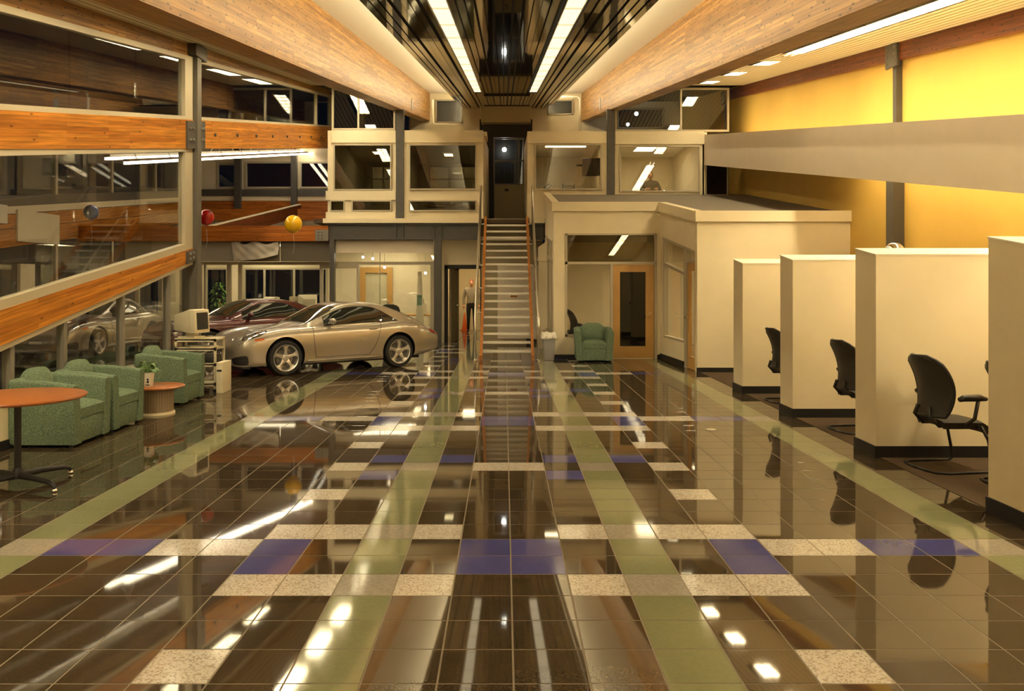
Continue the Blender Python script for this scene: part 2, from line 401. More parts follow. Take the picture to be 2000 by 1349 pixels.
while y < 14.8:
    q_ = int(round((14.0-y)/1.2)); troffer(5.04, 5.36, y, y+1.18, 3.5, M['e_aisle'], (ORD[q_]+' lit louvred troffer from the far end of the continuous row above the bays') if q_ < 7 else 'lit louvred troffer of the continuous bay row overhead, nearer than the view reaches', 'continuous troffer row above the bays'); y += 1.2
for i, (y, wd) in enumerate(((16.1, 'first'), (18.3, 'second'), (20.6, 'third'))):
    troffer(5.04, 5.40, y, y+.75, 3.5, M['e_aisle'], f'{wd} single lit troffer beyond the continuous row, over the office roof', 'single troffers over the office roof', (4, 2))
for y in (-4, -1.6, .8, 3.2, 5.6, 8, 10.4, 12.8, 15.2, 17.6, 20):
    troffer(-4.28, -3.92, y, y+1.5, 3.5, M['e_side'], 'lit louvred troffer in the aisle ceiling beside the glass wall', 'troffers over the glass wall aisle', (6, 2))
# mirrored slat ceiling
ZS = 3.29
sl = thing('slat_ceiling', 'suspended ceiling of polished dark metal slats with two light strips', 'ceiling', (0, 12, 0), kind='structure')
bk = obj('backing', slab(MB(), -1.47, 1.5, ZS+.055, .03), M['blackwall'], sl)
smesh = {}
LL, LR = (-.80, -.585), (.64, .855)
xs = []
x = -1.47
while x < 1.49:
    xs.append(x); x += .0985
def one_slat(x0, x1, a, b):
    q = (round(x1-x0, 3), a, b)
    if q not in smesh: smesh[q] = slab(MB(), 0, x1-x0, ZS, .03, a, b).mesh('ceiling_slat', M['mirror'])
    o = bpy.data.objects.new('slat', smesh[q]); C.objects.link(o); o.parent = sl; o.location = (x0, -12, 0)
    o.rotation_euler = (0, random.uniform(-1, 1)*.004, 0)
for x in xs:
    if LL[0]-.06 < x < LL[1]-.03 or LR[0]-.06 < x < LR[1]-.03: one_slat(x, x+.080, 21.75, DB)
    else: one_slat(x, x+.080, DA, DB)
for (a, b), nm in ((LL, 'glass wall'), (LR, 'yellow wall')):
    y = 21.6; q_ = -1
    while y > -4.5:
        y0 = y-1.15; q_ += 1
        t = thing('strip_light', (f'{ORD[q_]} lit panel from the stair end of the slat ceiling strip, {nm} side' if q_ < 13 else f'lit panel of the {nm} side strip overhead, nearer than the view reaches'), 'light', ((a+b)/2, y0+.55, zc(y0+.55, ZS)), group=f'strip lights in the slat ceiling, {nm} side')
        f = MB()
        for q in ((a, b, y0, y0+.015), (a, a+.012, y0, y-.005), (b-.012, b, y0, y-.005)):
            f.sbox(q[0], q[1], q[2], q[3], zc(q[2], ZS)-.004, zc(q[3], ZS)-.004, zc(q[2], ZS)+.04, zc(q[3], ZS)+.04)
        obj('frame', f, M['alu'], t)
        obj('diffuser', MB().sbox(a+.012, b-.012, y0+.015, y-.005, zc(y0, ZS)+.012, zc(y, ZS)+.012, zc(y0, ZS)+.03, zc(y, ZS)+.03), M['e_strip'], t)
        y -= 1.15
    # cove tubes lying on the slat panel
for x, nm in ((-1.30, 'glass wall'), (1.33, 'yellow wall')):
    tube = slab(MB(), x-.03, x+.03, ZS+.13, .05, DA, 29.5)
    hold = slab(MB(), x-.05, x+.05, ZS+.09, .03, DA, 29.5)
    t = thing('cove_light', f'continuous warm cove light hidden above the slat ceiling edge, {nm} side', 'light', (x, 12, zc(12, ZS)))
    obj('tube', tube, M['e_cove'], t); obj('holder', hold, M['white'], t)
top('smoke_detector', MB().lathe([(.05, 0), (.07, .015), (.07, .03), (.055, .04)], 20, (.02, 27.5, zc(27.5, ZS)-.045)), M['white'], 'small white detector fixed under the far end of the slats', 'detector')

# ================================================================== ROOM ENVELOPE
top('wall_back', MB().wall(-5.3, 6.6, 3.2, 8.7, [(-5.1, -3.4, 6.9, 8.2), (-2.5, -1.5, 7.4, 8.25), (1.55, 2.5, 7.7, 8.25), (4.1, 5.8, 7.2, 7.95)], 30.0, 30.2), M['cream'], 'far cream wall under the roof with dark clerestory openings', 'wall', kind='structure')
for i, (a, b, c_, d) in enumerate(((-5.1, -3.4, 6.9, 8.2), (-2.5, -1.5, 7.4, 8.25), (1.55, 2.5, 7.7, 8.25), (4.1, 5.8, 7.2, 7.95))):
    wn = thing(f'window_{i+1}', ['dark clerestory window in the far wall behind the upper office roof', 'small dark clerestory window beside the end of the fir beam', 'small dark clerestory window over the upper office nearest the fir beam', 'dark clerestory window in the far wall towards the yellow wall'][i], 'window', ((a+b)/2, 30, c_), kind='structure')
    fr = MB(); g = .05
    for q in ((a, a+g, c_, d), (b-g, b, c_, d), (a, b, c_, c_+g), (a, b, d-g, d)): fr.box(q[0], q[1], 29.95, 30.05, q[2], q[3])
    obj('window_frame', fr, M['frame'], wn); obj('pane', MB().box(a+g, b-g, 30.0, 30.012, c_+g, d-g), M['nightglass'], wn)
top('wall_near', MB().wall(-5.3, 6.6, 0, 3.6, [], -5.2, -5.0), M['darkpanel'], 'dark panelled wall closing the showroom behind the viewer', 'wall', kind='structure')
# yellow wall
YW = 6.46
top('wall_right', MB().box(YW, YW+.2, -5.2, 30.2, 0, 8.6), M['yellow'], 'tall yellow painted side wall behind the sales bays', 'wall', kind='structure')
top('wall_beam', MB().sbox(YW-.12, YW+.01, DA, 24, zc(DA, 3.23), zc(24, 3.23), zc(DA, 3.5), zc(24, 3.5)), M['redwood'], 'dark red glulam beam running along the top of the yellow wall', 'beam', kind='structure')
for i, dd in enumerate((13.47, 23.85)):
    cl = thing('steel_column', ['grey steel column against the lit yellow wall with bolted top plate', 'grey steel column at the far end of the yellow wall'][i], 'column', (YW-.1, dd, 0), kind='structure')
    obj('post', MB().box(YW-.1, YW, dd-.06, dd+.06, 4.2 if not i else 4.0, zc(dd, 3.3)).box(YW-.18, YW, dd-.13, dd+.13, 0, 4.2 if not i else 4.0), M['steel'], cl)
    p = obj('top_plate', MB().box(YW-.16, YW-.12, dd-.2, dd+.2, zc(dd, 3.12), zc(dd, 3.5)), M['steel'], cl)
    for a in (-.13, .13):
        for b in (.08, .19, .3): obj('bolt', MB().cyl((YW-.16, dd+a, zc(dd, 3.12)+b), (YW-.175, dd+a, zc(dd, 3.12)+b), .016, n=8), M['steel2'], p)
# floating valance in front of the yellow wall
FX = 5.34; ft = lambda d: 5.60+.159*(d-22.1); fb = lambda d: 4.79+.1595*(d-22.1)
va = thing('light_valance', 'long pale floating bulkhead hiding lights along the yellow wall', 'valance', (FX, 10, 0), kind='structure')
obj('face_panel', MB().sbox(FX, FX+.08, -5, 22.1, fb(-5), fb(22.1), ft(-5), ft(22.1)), M['cream2'], va)
obj('shelf', MB().sbox(FX+.08, YW, -5, 22.1, fb(-5)+.40, fb(22.1)+.40, fb(-5)+.46, fb(22.1)+.46), M['cream2'], va)
for nm, a, b, dz in (('up_light', -4.8, 22.0, .50), ('down_light', -4.8, 15.2, .30)):
    y = a; 
    while y < b-1:
        obj(nm, MB().sbox(FX+.42, FX+.52, y, y+1.15, fb(y)+dz, fb(y+1.15)+dz, fb(y)+dz+.05, fb(y+1.15)+dz+.05), M['e_wall' if nm == 'up_light' else 'e_walldown'], va); y += 1.22

# ================================================================== GLASS WALL (left)
GX = -5.15
def ln(p, q):      # line z(d) through two measured points
    b = (q[1]-p[1])/(q[0]-p[0]); return lambda d: p[1]+b*(d-p[0])
l_ftop = ln((8.44, 4.537), (13.4, 5.353)); l_wtop = ln((8.44, 4.46), (13.4, 5.28)); l_wbot = ln((8.44, 3.528), (13.09, 4.327))
l_b1t = ln((8.44, 3.465), (13.09, 4.27)); l_b1b = ln((8.44, 3.07), (13.3, 3.84)); l_mt = ln((8.44, 3.0), (13.2, 3.776)); l_mb = ln((8.44, 1.541), (13.52, 2.351))
l_b2t = ln((8.44, 1.442), (13.52, 2.251)); l_b2b = ln((8.44, 1.087), (12.75, 1.898)); l_lb = ln((8.44, 1.024), (12.75, 1.84)); l_lt = l_b2b
GA = 5.6; GC = 13.6; GE = 24.4; SILL = .52
def strip(mb, x0, x1, a, b, lo, hi, m=0):
    f0 = lo if callable(lo) else (lambda d: lo); f1 = hi if callable(hi) else (lambda d: hi)
    return mb.sbox(x0, x1, a, b, f0(a), f0(b), f1(a), f1(b), m)
top('wall_plate_beam', strip(MB(), GX-.1, GX+.02, GA, GE, l_ftop, lambda d: zc(d, 3.56)), M['beam'], 'narrow fir timber along the top of the glass wall', 'beam', kind='structure')
b1 = top('glulam_beam', strip(MB(), GX-.06, GX+.07, GA, GC-.1, l_b1b, l_b1t), M['orange'], 'orange glulam beam crossing the glass wall at mid height, nearer bay', 'beam', kind='structure')
b1b = top('glulam_beam', strip(MB(), GX-.06, GX+.07, GC+.1, GE, l_b1b, l_b1t), M['orange'], 'orange glulam beam beyond the steel column with a row of bolts', 'beam', kind='structure')
for i in range(8):
    d = 14.5+i*1.2; z = (l_b1b(d)+l_b1t(d))/2
    obj('bolt', MB().cyl((GX+.07, d, z), (GX+.095, d, z), .03, n=8), M['steel'], b1b)
b2 = top('glulam_beam', strip(MB(), GX-.06, GX+.07, GA, GC-.1, l_b2b, l_b2t), M['orange'], 'lower orange glulam beam sloping down across the glass wall behind the armchairs', 'beam', kind='structure')
top('wall_left', MB().box(GX-.12, GX+.06, GA, GC-.1, 0, SILL-.03).box(GX-.12, GX+.06, -5.2, GA, 0, 4.8), M['cream'], 'low cream wall under the glass wall behind the green armchairs', 'wall', kind='structure')
top('baseboard_left', MB().box(GX+.06, GX+.075, -5, GC-.1, 0, .1), M['black'], 'black rubber base along the low wall under the glass', 'baseboard', kind='structure')
gl = thing('window_5', 'tall glass wall in pale frames between the sloping orange beams', 'window', (GX, 9.6, 0), kind='structure')
fr = MB()
strip(fr, GX-.05, GX+.06, GA, GC-.1, l_wtop, l_ftop)
obj('head_frame', fr, M['frame'], gl)
for nm, lo, hi in (('sill_frame', l_b1t, l_wbot), ('under_beam_frame', l_mt, l_b1b), ('middle_sill_frame', l_b2t, l_mb), ('under_beam_frame', l_lb, l_b2b), ):
    obj(nm, strip(MB(), GX-.05, GX+.06, GA, GC-.1, lo, hi), M['frame'], gl)
obj('bottom_frame', MB().box(GX-.1, GX+.08, GA, GC-.1, SILL-.03, SILL+.02), M['frame'], gl)
for lo, hi in ((l_wbot, l_wtop), (l_mb, l_mt)):
    obj('jamb', strip(MB(), GX-.05, GX+.06, GC-.42, GC-.1, lo, hi), M['frame'], gl)
for dd in (8.57, 9.61, 11.08, 12.6):
    obj('mullion', strip(MB(), GX-.04, GX+.05, dd-.035, dd+.035, SILL, l_lb), M['steel2'], gl)
for a, b in ((GA, 8.02), (8.02, 9.78), (9.78, 11.54), (11.54, GC-.42)):
    obj('pane', strip(MB(), GX-.006, GX+.006, a+.004, b-.004, l_wbot, l_wtop), M['nightglass'], gl)
    obj('pane', strip(MB(), GX-.006, GX+.006, a+.004, b-.004, l_mb, l_mt), M['glass'], gl)
ee = [GA, 8.57, 9.61, 11.08, 12.6, GC-.1]
for a, b in zip(ee, ee[1:]): obj('pane', strip(MB(), GX-.006, GX+.006, a+.036, b-.036, SILL+.02, l_lb), M['glass'], gl)
g2 = thing('window_6', 'dark clerestory glazing above the orange beam beyond the steel column', 'window', (GX, 19, 4.5), kind='structure')
obj('head_frame', strip(MB(), GX-.05, GX+.06, GC+.1, GE, l_wtop, l_ftop), M['frame'], g2)
obj('sill_frame', strip(MB(), GX-.05, GX+.06, GC+.1, GE, l_b1t, l_wbot), M['frame'], g2)
for a, b in ((GC+.1, 15.4), (15.4, 17.2), (17.2, 19), (19, 20.8), (20.8, 22.6), (22.6, GE-.1)):
    obj('pane', strip(MB(), GX-.006, GX+.006, a+.004, b-.004, l_wbot, l_wtop), M['nightglass'], g2)
obj('jamb', strip(MB(), GX-.04, GX+.05, GE-.1, GE, l_wbot, l_wtop), M['frame'], g2)
obj('mullion', strip(MB(), GX-.03, GX+.04, 22.5, 22.6, l_wbot, l_wtop), M['frame'], g2)
cl = thing('steel_column', 'tall grey steel column of the glass wall with bolted beam plates', 'column', (GX, GC, 0), kind='structure')
obj('post', MB().box(GX-.12, GX+.13, GC-.08, GC+.1, 0, zc(GC, 3.35)), M['colsteel'], cl)
obj('cap_plate', MB().box(GX-.1, GX+.16, GC-.22, GC+.28, zc(GC, 3.28), zc(GC, 3.5)), M['steel'], cl)
for nm, lo, hi in (('beam_plate', l_b1b, l_b1t), ('beam_plate', l_b2b, l_b2t)):
    for a, b in ((GC-.42, GC-.08), (GC+.1, GC+.36)):
        if lo is l_b2b and a > GC: continue
        p = obj(nm, strip(MB(), GX+.07, GX+.1, a, b, lambda d: lo(d)+.0, lambda d: hi(d)-.02), M['steel'], cl)
        for q in (.3, .7):
            for e in (.3, .7):
                d = a+(b-a)*q; z = lo(d)+(hi(d)-lo(d))*e
                obj('bolt', MB().cyl((GX+.1, d, z), (GX+.125, d, z), .022, n=8), M['steel2'], p)
# ================================================================== UPPER OFFICES (mezzanine front)
DM = 22.1
mx = lambda px: XW(px, DM); mz = lambda py: ZW(py, DM)
MF = mz(427)                                      # upper floor level
def frame_rect(mb, x0, x1, z0, z1, y0, y1, g, m=0):
    for q in ((x0, x0+g, z0, z1), (x1-g, x1, z0, z1), (x0+g, x1-g, z0, z0+g), (x0+g, x1-g, z1-g, z1)): mb.box(q[0], q[1], y0, y1, q[2], q[3], m)
    return mb
def window_x(name, label, x0, x1, z0, z1, y, g=.05, gm='glass', mull=(), rails=(), depth=.08, fm='frame', kind='structure'):
    t = thing(name, label, 'window', ((x0+x1)/2, y, z0), kind=kind)
    obj('window_frame', frame_rect(MB(), x0, x1, z0, z1, y-depth/2, y+depth/2, g), M[fm], t)
    xs = [x0+g, *mull, x1-g]; zs = [z0+g, *rails, z1-g]
    for q in mull: obj('mullion', MB().box(q-g/2, q+g/2, y-depth/2, y+depth/2, z0+g, z1-g), M[fm], t)
    for q in rails: obj('rail', MB().box(x0+g, x1-g, y-depth/2+.004, y+depth/2-.004, q-g/2, q+g/2), M[fm], t)
    for a, b in zip(xs, xs[1:]):
        for c_, d in zip(zs, zs[1:]):
            obj('pane', MB().box(a, b, y-.006, y+.006, c_, d), M[gm], t)
    return t
hL = [(mx(652), mx(765), mz(372), mz(282)), (mx(645), mx(674), mz(413), mz(391)), (mx(687), mx(765), mz(413), mz(391)), (mx(799), mx(931), mz(371), mz(282)), (mx(799), mx(931), mz(413), mz(391))]
top('wall_upper_office', MB().wall(mx(640), mx(944), MF, mz(255), hL, DM, DM+.18), M['cream'], 'cream upper office front with two large windows and low slot windows', 'wall', kind='structure')
labs = ['large upper office window nearest the orange beam', 'tiny low slot window at the corner of the upper office', 'low slot window under the large window nearest the orange beam', 'large upper office window beside the stair head', 'long low slot window beside the stair head']
for i, h in enumerate(hL): window_x(f'window_{7+i}', labs[i], *h, DM-.02, .035, 'halftint')
hR = [(mx(1044), mx(1175), mz(371), mz(282)), (mx(1210), mx(1367), mz(375), mz(285))]
top('wall_upper_office', MB().wall(mx(1030), mx(1375), MF-.1, mz(257), hR, DM, DM+.18), M['cream'], 'cream upper office front with two large windows above the flat office roof', 'wall', kind='structure')
window_x('window_12', 'large upper office window on the yellow wall side of the stair', *hR[0], DM-.02, .035)
window_x('window_13', 'wide upper office window beside the floating bulkhead', *hR[1], DM-.02, .035)
# projecting bands
top('trim_1', MB().box(mx(648), mx(773), DM-.05, DM, mz(279), mz(255)).box(mx(790), mx(944), DM-.05, DM, mz(279), mz(255)), M['cream'], 'projecting cream band over the upper office windows beside the glass wall', 'trim', kind='structure')
top('trim_2', MB().box(mx(1030), mx(1184), DM-.05, DM, mz(280), mz(257)).box(mx(1201), mx(1375), DM-.05, DM, mz(282), mz(257)), M['cream'], 'projecting cream band over the upper office windows beside the bulkhead', 'trim', kind='structure')
top('trim_3', MB().box(mx(633), mx(939), DM-.16, DM+.1, mz(436), mz(427)).box(mx(637), mx(773), DM-.06, DM, mz(391), mz(373)).box(mx(637), mx(773), DM-.06, DM, mz(427), mz(414)), M['cream'], 'cream ledge along the edge of the upper floor', 'trim', kind='structure')
top('trim_4', MB().box(mx(1034), mx(1063), DM-.16, DM+.1, mz(436), mz(426)), M['cream'], 'short cream ledge between the stair and the office roof', 'trim', kind='structure')
def i_beam(mb, x0, x1, y, z0, z1, d=.22):
    mb.box(x0, x1, y, y+d, z0, z0+.03); mb.box(x0, x1, y, y+d, z1-.03, z1); mb.box(x0, x1, y+d/2-.01, y+d/2+.01, z0, z1); return mb
sb = top('steel_beam', i_beam(MB(), mx(642), mx(939), DM-.1, mz(468), mz(437)), M['steel'], 'dark steel floor beam under the upper offices beside the stair', 'beam', kind='structure')
for q in (774, 788, 848, 862): obj('stiffener', MB().box(mx(q)-.01, mx(q)+.01, DM-.09, DM, mz(466), mz(439)), M['steel'], sb)
top('steel_beam', i_beam(MB(), mx(1036), mx(1062), DM-.1, mz(468), mz(437)), M['steel'], 'short dark steel floor beam between stair and lower office', 'beam', kind='structure')
for q0, q1, z0, z1, lab in ((774, 789, MF, zc(DM, 2.86), 'dark steel column standing between the upper windows under the fir beam'), (1185, 1200, MF, zc(DM, 2.86), 'dark steel column beside the window with the seated figure'),
                            (848, 862, 0, mz(468), 'dark steel column under the upper floor beside the corridor door'), (645, 654, 0, mz(468), 'dark steel column behind the silver car under the upper floor')):
    top('steel_column', MB().box(mx(q0), mx(q1), DM-.09, DM+.11, z0, z1), M['steel'], lab, 'column', kind='structure')
top('floor_upper', MB().box(-5.1, 6.4, DM, 29.9, MF-.12, MF-.01), M['carpet'], 'upper office floor slab', 'floor', kind='structure')
# ceilings and back walls of the upper offices
UZ = mz(258)
top('ceiling_upper_office', MB().box(-4.7, -.56, DM+.18, 27.6, UZ-.1, UZ), M['white'], 'flat white roof of the upper office beside the glass wall', 'ceiling', kind='structure')
top('ceiling_upper_office', MB().box(.62, 5.3, DM+.18, 27.6, UZ-.1, UZ), M['white'], 'flat white roof of the upper office beside the yellow wall', 'ceiling', kind='structure')
hb = [(-4.4, -3.2, 4.2, 5.5), (-2.5, -.75, 4.2, 5.5)]
top('wall_upper_back', MB().wall(-4.7, -.56, MF, UZ-.1, hb, 27.4, 27.55), M['cream'], 'back wall of the upper office beside the glass wall', 'wall', kind='structure')
for i, h in enumerate(hb): window_x(f'window_{14+i}', ['dark outside window seen through the upper office window near the orange beam', 'dark outside window seen through the upper office window beside the stair head'][i], *h, 27.38, .05, 'nightglass', rails=(5.05,), mull=((h[0]+h[1])/2-.2,))
top('wall_upper_back', MB().box(.62, 5.3, 26.0, 26.15, MF, UZ-.1), M['cream'], 'back wall of the upper office above the lower office', 'wall', kind='structure')
top('wall_partition', MB().box(-2.95, -2.83, DM+.3, 27.4, MF, UZ-.1), M['cream'], 'inner partition between the two upper rooms beside the glass wall', 'wall', kind='structure')
top('wall_partition', MB().box(2.75, 2.9, DM+.3, 26, MF, UZ-.1), M['cream'], 'inner partition between the two upper rooms beside the yellow wall', 'wall', kind='structure')
top('wall_end', MB().box(-4.72, -4.6, DM+.18, 27.5, MF, UZ-.1).box(5.3, 5.42, DM, 27.5, MF-.6, UZ), M['cream'], 'end walls closing the upper offices', 'wall', kind='structure')
def room_light(x, y, z, sx, sy, label, e='e_room', group=None):
    t = thing('ceiling_light', label, 'light', (x, y, z), group=group)
    obj('frame', frame_rect_h(x-sx/2, x+sx/2, y-sy/2, y+sy/2, z-.05, z), M['white'], t)
    obj('diffuser', MB().box(x-sx/2+.02, x+sx/2-.02, y-sy/2+.02, y+sy/2-.02, z-.03, z-.015), M[e], t)
    return t
def frame_rect_h(x0, x1, y0, y1, z0, z1, g=.02):
    mb = MB()
    for q in ((x0, x0+g, y0, y1), (x1-g, x1, y0, y1), (x0, x1, y0, y0+g), (x0, x1, y1-g, y1)): mb.box(q[0], q[1], q[2], q[3], z0, z1)
    return mb
room_light(1.75, 23.6, UZ-.1, 1.2, .3, 'lit ceiling panel in the upper office with the desk trays')
room_light(4.1, 24.0, UZ-.1, .6, 1.0, 'lit ceiling panel in the upper office with the seated figure')
room_light(-1.7, 25.2, UZ-.1, .3, .6, 'dim ceiling panel in the upper office beside the stair head', 'e_dim')
room_light(-3.8, 24.8, UZ-.1, .3, .6, 'dim ceiling panel in the upper corner office', 'e_dim')
window_x('window_27', 'black glass opening between the upper office and the yellow wall', mx(1377), mx(1421), mz(382), mz(318), DM-.02, .03, 'tintglass')  # black pane added to imitate the darkness of an open gap
# glass above the upper offices
GZ = lambda d: zc(d, 3.5)
window_x('window_16', 'tall dark glass between the upper office and the plank ceiling, glass wall side', mx(648), mx(772), mz(254), GZ(DM)-.05, DM+.02, .05, 'nightglass', mull=(mx(700),))
window_x('window_17', 'tall dark glass between the upper office and the plank ceiling, yellow wall side', mx(1201), mx(1424), mz(257), GZ(DM)-.05, DM+.02, .05, 'nightglass', mull=(mx(1330),))
top('roof_duct', MB().box(mx(857)*1.1, mx(932)*1.1, 24.2, 25.4, UZ, UZ+.35), M['cream'], 'boxed duct lying on the roof of the upper office beside the stair head', 'duct')
top('roof_curb', MB().box(mx(795), mx(950), DM+.6, DM+1.6, UZ, UZ+.12), M['cream'], 'low raised curb on the upper office roof beside the stair head', 'curb')
# white pipe
top('white_pipe', MB().tube([P(1133, 255, 25), P(1133, 192, 25), P(1127, 189, 25), P(1090, 189, 25)], .035, 8), M['white'], 'white pipe bending along the small clerestory window near the fir beam', 'pipe', smooth=True)
top('white_pipe', MB().tube([P(905, 243, 25.5), P(850, 243, 25.5), P(845, 240, 25.5), P(845, 195, 25.5)], .035, 8), M['white'], 'white pipe running under the small clerestory window behind the duct', 'pipe', smooth=True)
# passage at the head of the stair
top('wall_passage', MB().hexa([(-.72, DM+.185, MF), (-.562, DM+.185, MF), (-.47, 25, MF), (-.63, 25, MF), (-.72, DM+.185, UZ), (-.562, DM+.185, UZ), (-.47, 25, UZ), (-.63, 25, UZ)]).hexa([(.622, DM+.185, MF), (.78, DM+.185, MF), (.75, 25, MF), (.59, 25, MF), (.622, DM+.185, UZ), (.78, DM+.185, UZ), (.75, 25, UZ), (.59, 25, UZ)]), M['cream'], 'side walls of the short passage at the stair head', 'wall', kind='structure')
DP = 25.0; pz = lambda py: ZW(py, DP); pxx = lambda px: XW(px, DP)
top('wall_passage_end', MB().wall(pxx(945), pxx(1035), MF, pz(205), [(pxx(963), pxx(1025), MF, pz(268))], DP, DP+.12), M['blackwall'], 'black end wall around the glazed door at the stair head', 'wall', kind='structure')
top('bulkhead', MB().box(pxx(940), pxx(1036), DP-.35, DP+.1, pz(243), pz(212)), M['grey_wall'], 'olive bulkhead over the door at the stair head', 'bulkhead', kind='structure')
top('wall_vestibule', MB().box(-.75, .85, 25.75, 25.85, MF, 6.6).box(-.75, -.65, DP+.12, 25.75, MF, 6.6).box(.78, .85, DP+.12, 25.75, MF, 6.6), M['blackwall'], 'black vestibule beyond the glazed door at the stair head', 'wall', kind='structure')  # black box added so the door panes look onto night darkness
dr = thing('door_1', 'dark half-glazed metal door at the head of the stair', 'door', (XW(993, DP), DP, MF), kind='structure')
obj('door_leaf', MB().box(pxx(965), pxx(1023), DP-.02, DP+.03, MF, pz(361)), M['grey_wall'], dr)
fr = frame_rect(MB(), pxx(964), pxx(1024), pz(361), pz(270), DP-.03, DP+.03, .035).box(pxx(1012), pxx(1015), DP-.03, DP+.03, pz(361), pz(270)).box(pxx(964), pxx(1024), DP-.03, DP+.03, pz(315), pz(312))
obj('door_frame', fr, M['steel2'], dr)
obj('pane', MB().box(pxx(965), pxx(1012), DP-.006, DP+.006, pz(313), pz(271)), M['nightglass'], dr); obj('pane', MB().box(pxx(965), pxx(1012), DP-.006, DP+.006, pz(360), pz(314)), M['nightglass'], dr)
obj('pane', MB().box(pxx(1015), pxx(1023), DP-.006, DP+.006, pz(360), pz(271)), M['nightglass'], dr)
obj('handle', MB().box(pxx(986), pxx(993), DP-.05, DP-.02, pz(373), pz(369)), M['black'], dr)
# glowing bulbs added to imitate flash reflections in the glass
for i, (px, py, d) in enumerate(((985, 292, 25.5), (1243, 222, 29.0), (1000, 288, 31))):
    if i < 2: top('outdoor_lamp', MB().lathe([(.0, -.07), (.05, -.05), (.07, 0), (.05, .05), (.0, .07)], 12, P(px, py, d), caps=False), M['e_small'], ['small bright lamp shining behind the stair head door', 'small bright lamp behind the high glass over the upper office'][i], 'lamp')

# ================================================================== STAIR
SX = .055; TW = 1.055; NS = 19; D1 = 18.0; Z1 = .18; RUN = .228; RISE = (MF-Z1)/(NS-1)
st = thing('staircase', 'straight open-riser metal stair with orange-brown stringers and chrome rails', 'staircase', (SX, 18, 0))
tm = MB().box(-TW/2, TW/2, 0, .20, -.03, 0)
for k in range(22): tm.box(-TW/2+.01+k*TW/22, -TW/2+.03+k*TW/22, .0, .2, 0, .008)
tm.box(-TW/2, TW/2, -.018, 0, -.038, .010)
tme = tm.mesh('stair_tread', M['galv'])
for i in range(NS-1):
    o = obj('tread', tme, None, st); o.location = (0, D1+i*RUN-18, Z1+i*RISE)
obj('landing', MB().box(SX-TW/2, SX+TW/2, D1+18*RUN, DM+.3, MF-.05, MF), M['alu'], st)
sl_ = RISE/RUN
M['stringer'] = mat('orange_brown_paint', (.50, .19, .035), .4, noise=.2, nscale=9)
for s in (-1, 1):
    x = SX+s*(TW/2+.03); a, b = D1-.28, DM+.02; za = Z1+(a-D1)*sl_; zb = Z1+(b-D1)*sl_
    q = MB().hexa([(x-.03, a, max(0, za-.18)), (x+.03, a, max(0, za-.18)), (x+.03, b, zb-.22), (x-.03, b, zb-.22), (x-.03, a, za+.14), (x+.03, a, za+.14), (x+.03, b, zb+.05), (x-.03, b, zb+.05)])
    obj('stringer', q, M['stringer'], st)
    xr = SX+s*(TW/2+.15)
    hr = obj('handrail', MB().tube([(xr, D1-.42, 0.02), (xr, D1-.42, .80), (xr, D1-.38, .90), (xr, D1-.28, .97), (xr, DM-.1, Z1+(DM-.1-D1)*sl_+.92), (xr, DM+.3, MF+.95)], .024, 10), M['alu'], st, smooth=True)
    obj('lower_rail', MB().tube([(xr, D1-.30, 0.02), (xr, D1-.30, .42), (xr, D1-.2, .52), (xr, DM-.1, Z1+(DM-.1-D1)*sl_+.45)], .014, 8), M['alu'], st, smooth=True)
    for k in range(6):
        dd = D1+.3+k*.72; zz = Z1+(dd-D1)*sl_
        obj('baluster', MB().cyl((xr, dd, zz-.02), (xr, dd, zz+.93), .012, n=8).cyl((xr, dd, zz+.0), (SX+s*(TW/2+.05), dd, zz), .012, n=8), M['chrome'], st)
    obj('foot_plate', MB().lathe([(.06, 0), (.06, .02), (.03, .04)], 16, (xr, D1-.42, 0)), M['chrome'], st)

# ================================================================== GROUND FLOOR BACK: corridor, walls under the upper floor
DG = 22.6; gx = lambda px: XW(px, DG); gz = lambda py: ZW(py, DG)
CE = gz(470)
top('wall_under_stair', MB().box(gx(938), 1.05, DG, DG+.12, 0, MF-.12), M['grey_wall'], 'olive wall standing behind the open stair', 'wall', kind='structure')
top('wall_panel', MB().box(gx(972), 1.04, DG-.05, DG, .12, gz(518)), M['cream2'], 'paler wall panel behind the stair treads', 'panel', kind='structure')
top('wall_corridor', MB().wall(gx(862), gx(940), 0, MF-.12, [(gx(868), gx(938), 0, gz(519))], DG, DG+.12), M['cream'], 'cream wall over the corridor opening beside the stair', 'wall', kind='structure')
top('wall_corridor_side', MB().box(-1.85, -1.7, DG+.12, 29, 0, 2.75).box(-.55, -.4, 24.5, 29, 0, 2.75).box(-1.85, -.4, 28.6, 28.75, 0, 2.75), M['cream'], 'bright side and end walls of the corridor beyond the open door', 'wall', kind='structure')
top('ceiling_corridor', MB().box(-1.85, -.4, DG+.12, 28.7, 2.6, 2.7), M['white'], 'corridor ceiling beyond the open door', 'ceiling', kind='structure')
room_light(-1.1, 26.4, 2.6, .5, 1.2, 'lit ceiling panel in the corridor behind the standing man', 'e_room')
d2 = thing('door_2', 'dark grey door standing open at the corridor beside the stair', 'door', (-1.50, DG+.15, 0), kind='structure')
obj('door_leaf', MB().hexa([(-1.52, 22.78, 0), (-1.47, 22.78, 0), (-1.30, 23.6, 0), (-1.35, 23.6, 0), (-1.52, 22.78, 2.08), (-1.47, 22.78, 2.08), (-1.30, 23.6, 2.08), (-1.35, 23.6, 2.08)]), M['grey_wall'], d2)
obj('handle', MB().cyl((-1.34, 23.4, 1.0), (-1.26, 23.4, 1.0), .015, n=8).cyl((-1.26, 23.4, 1.0), (-1.29, 23.28, 1.0), .012, n=8), M['chrome'], d2)
obj('closer', MB().box(-1.40, -1.28, 23.2, 23.5, 2.0, 2.06), M['black'], d2)
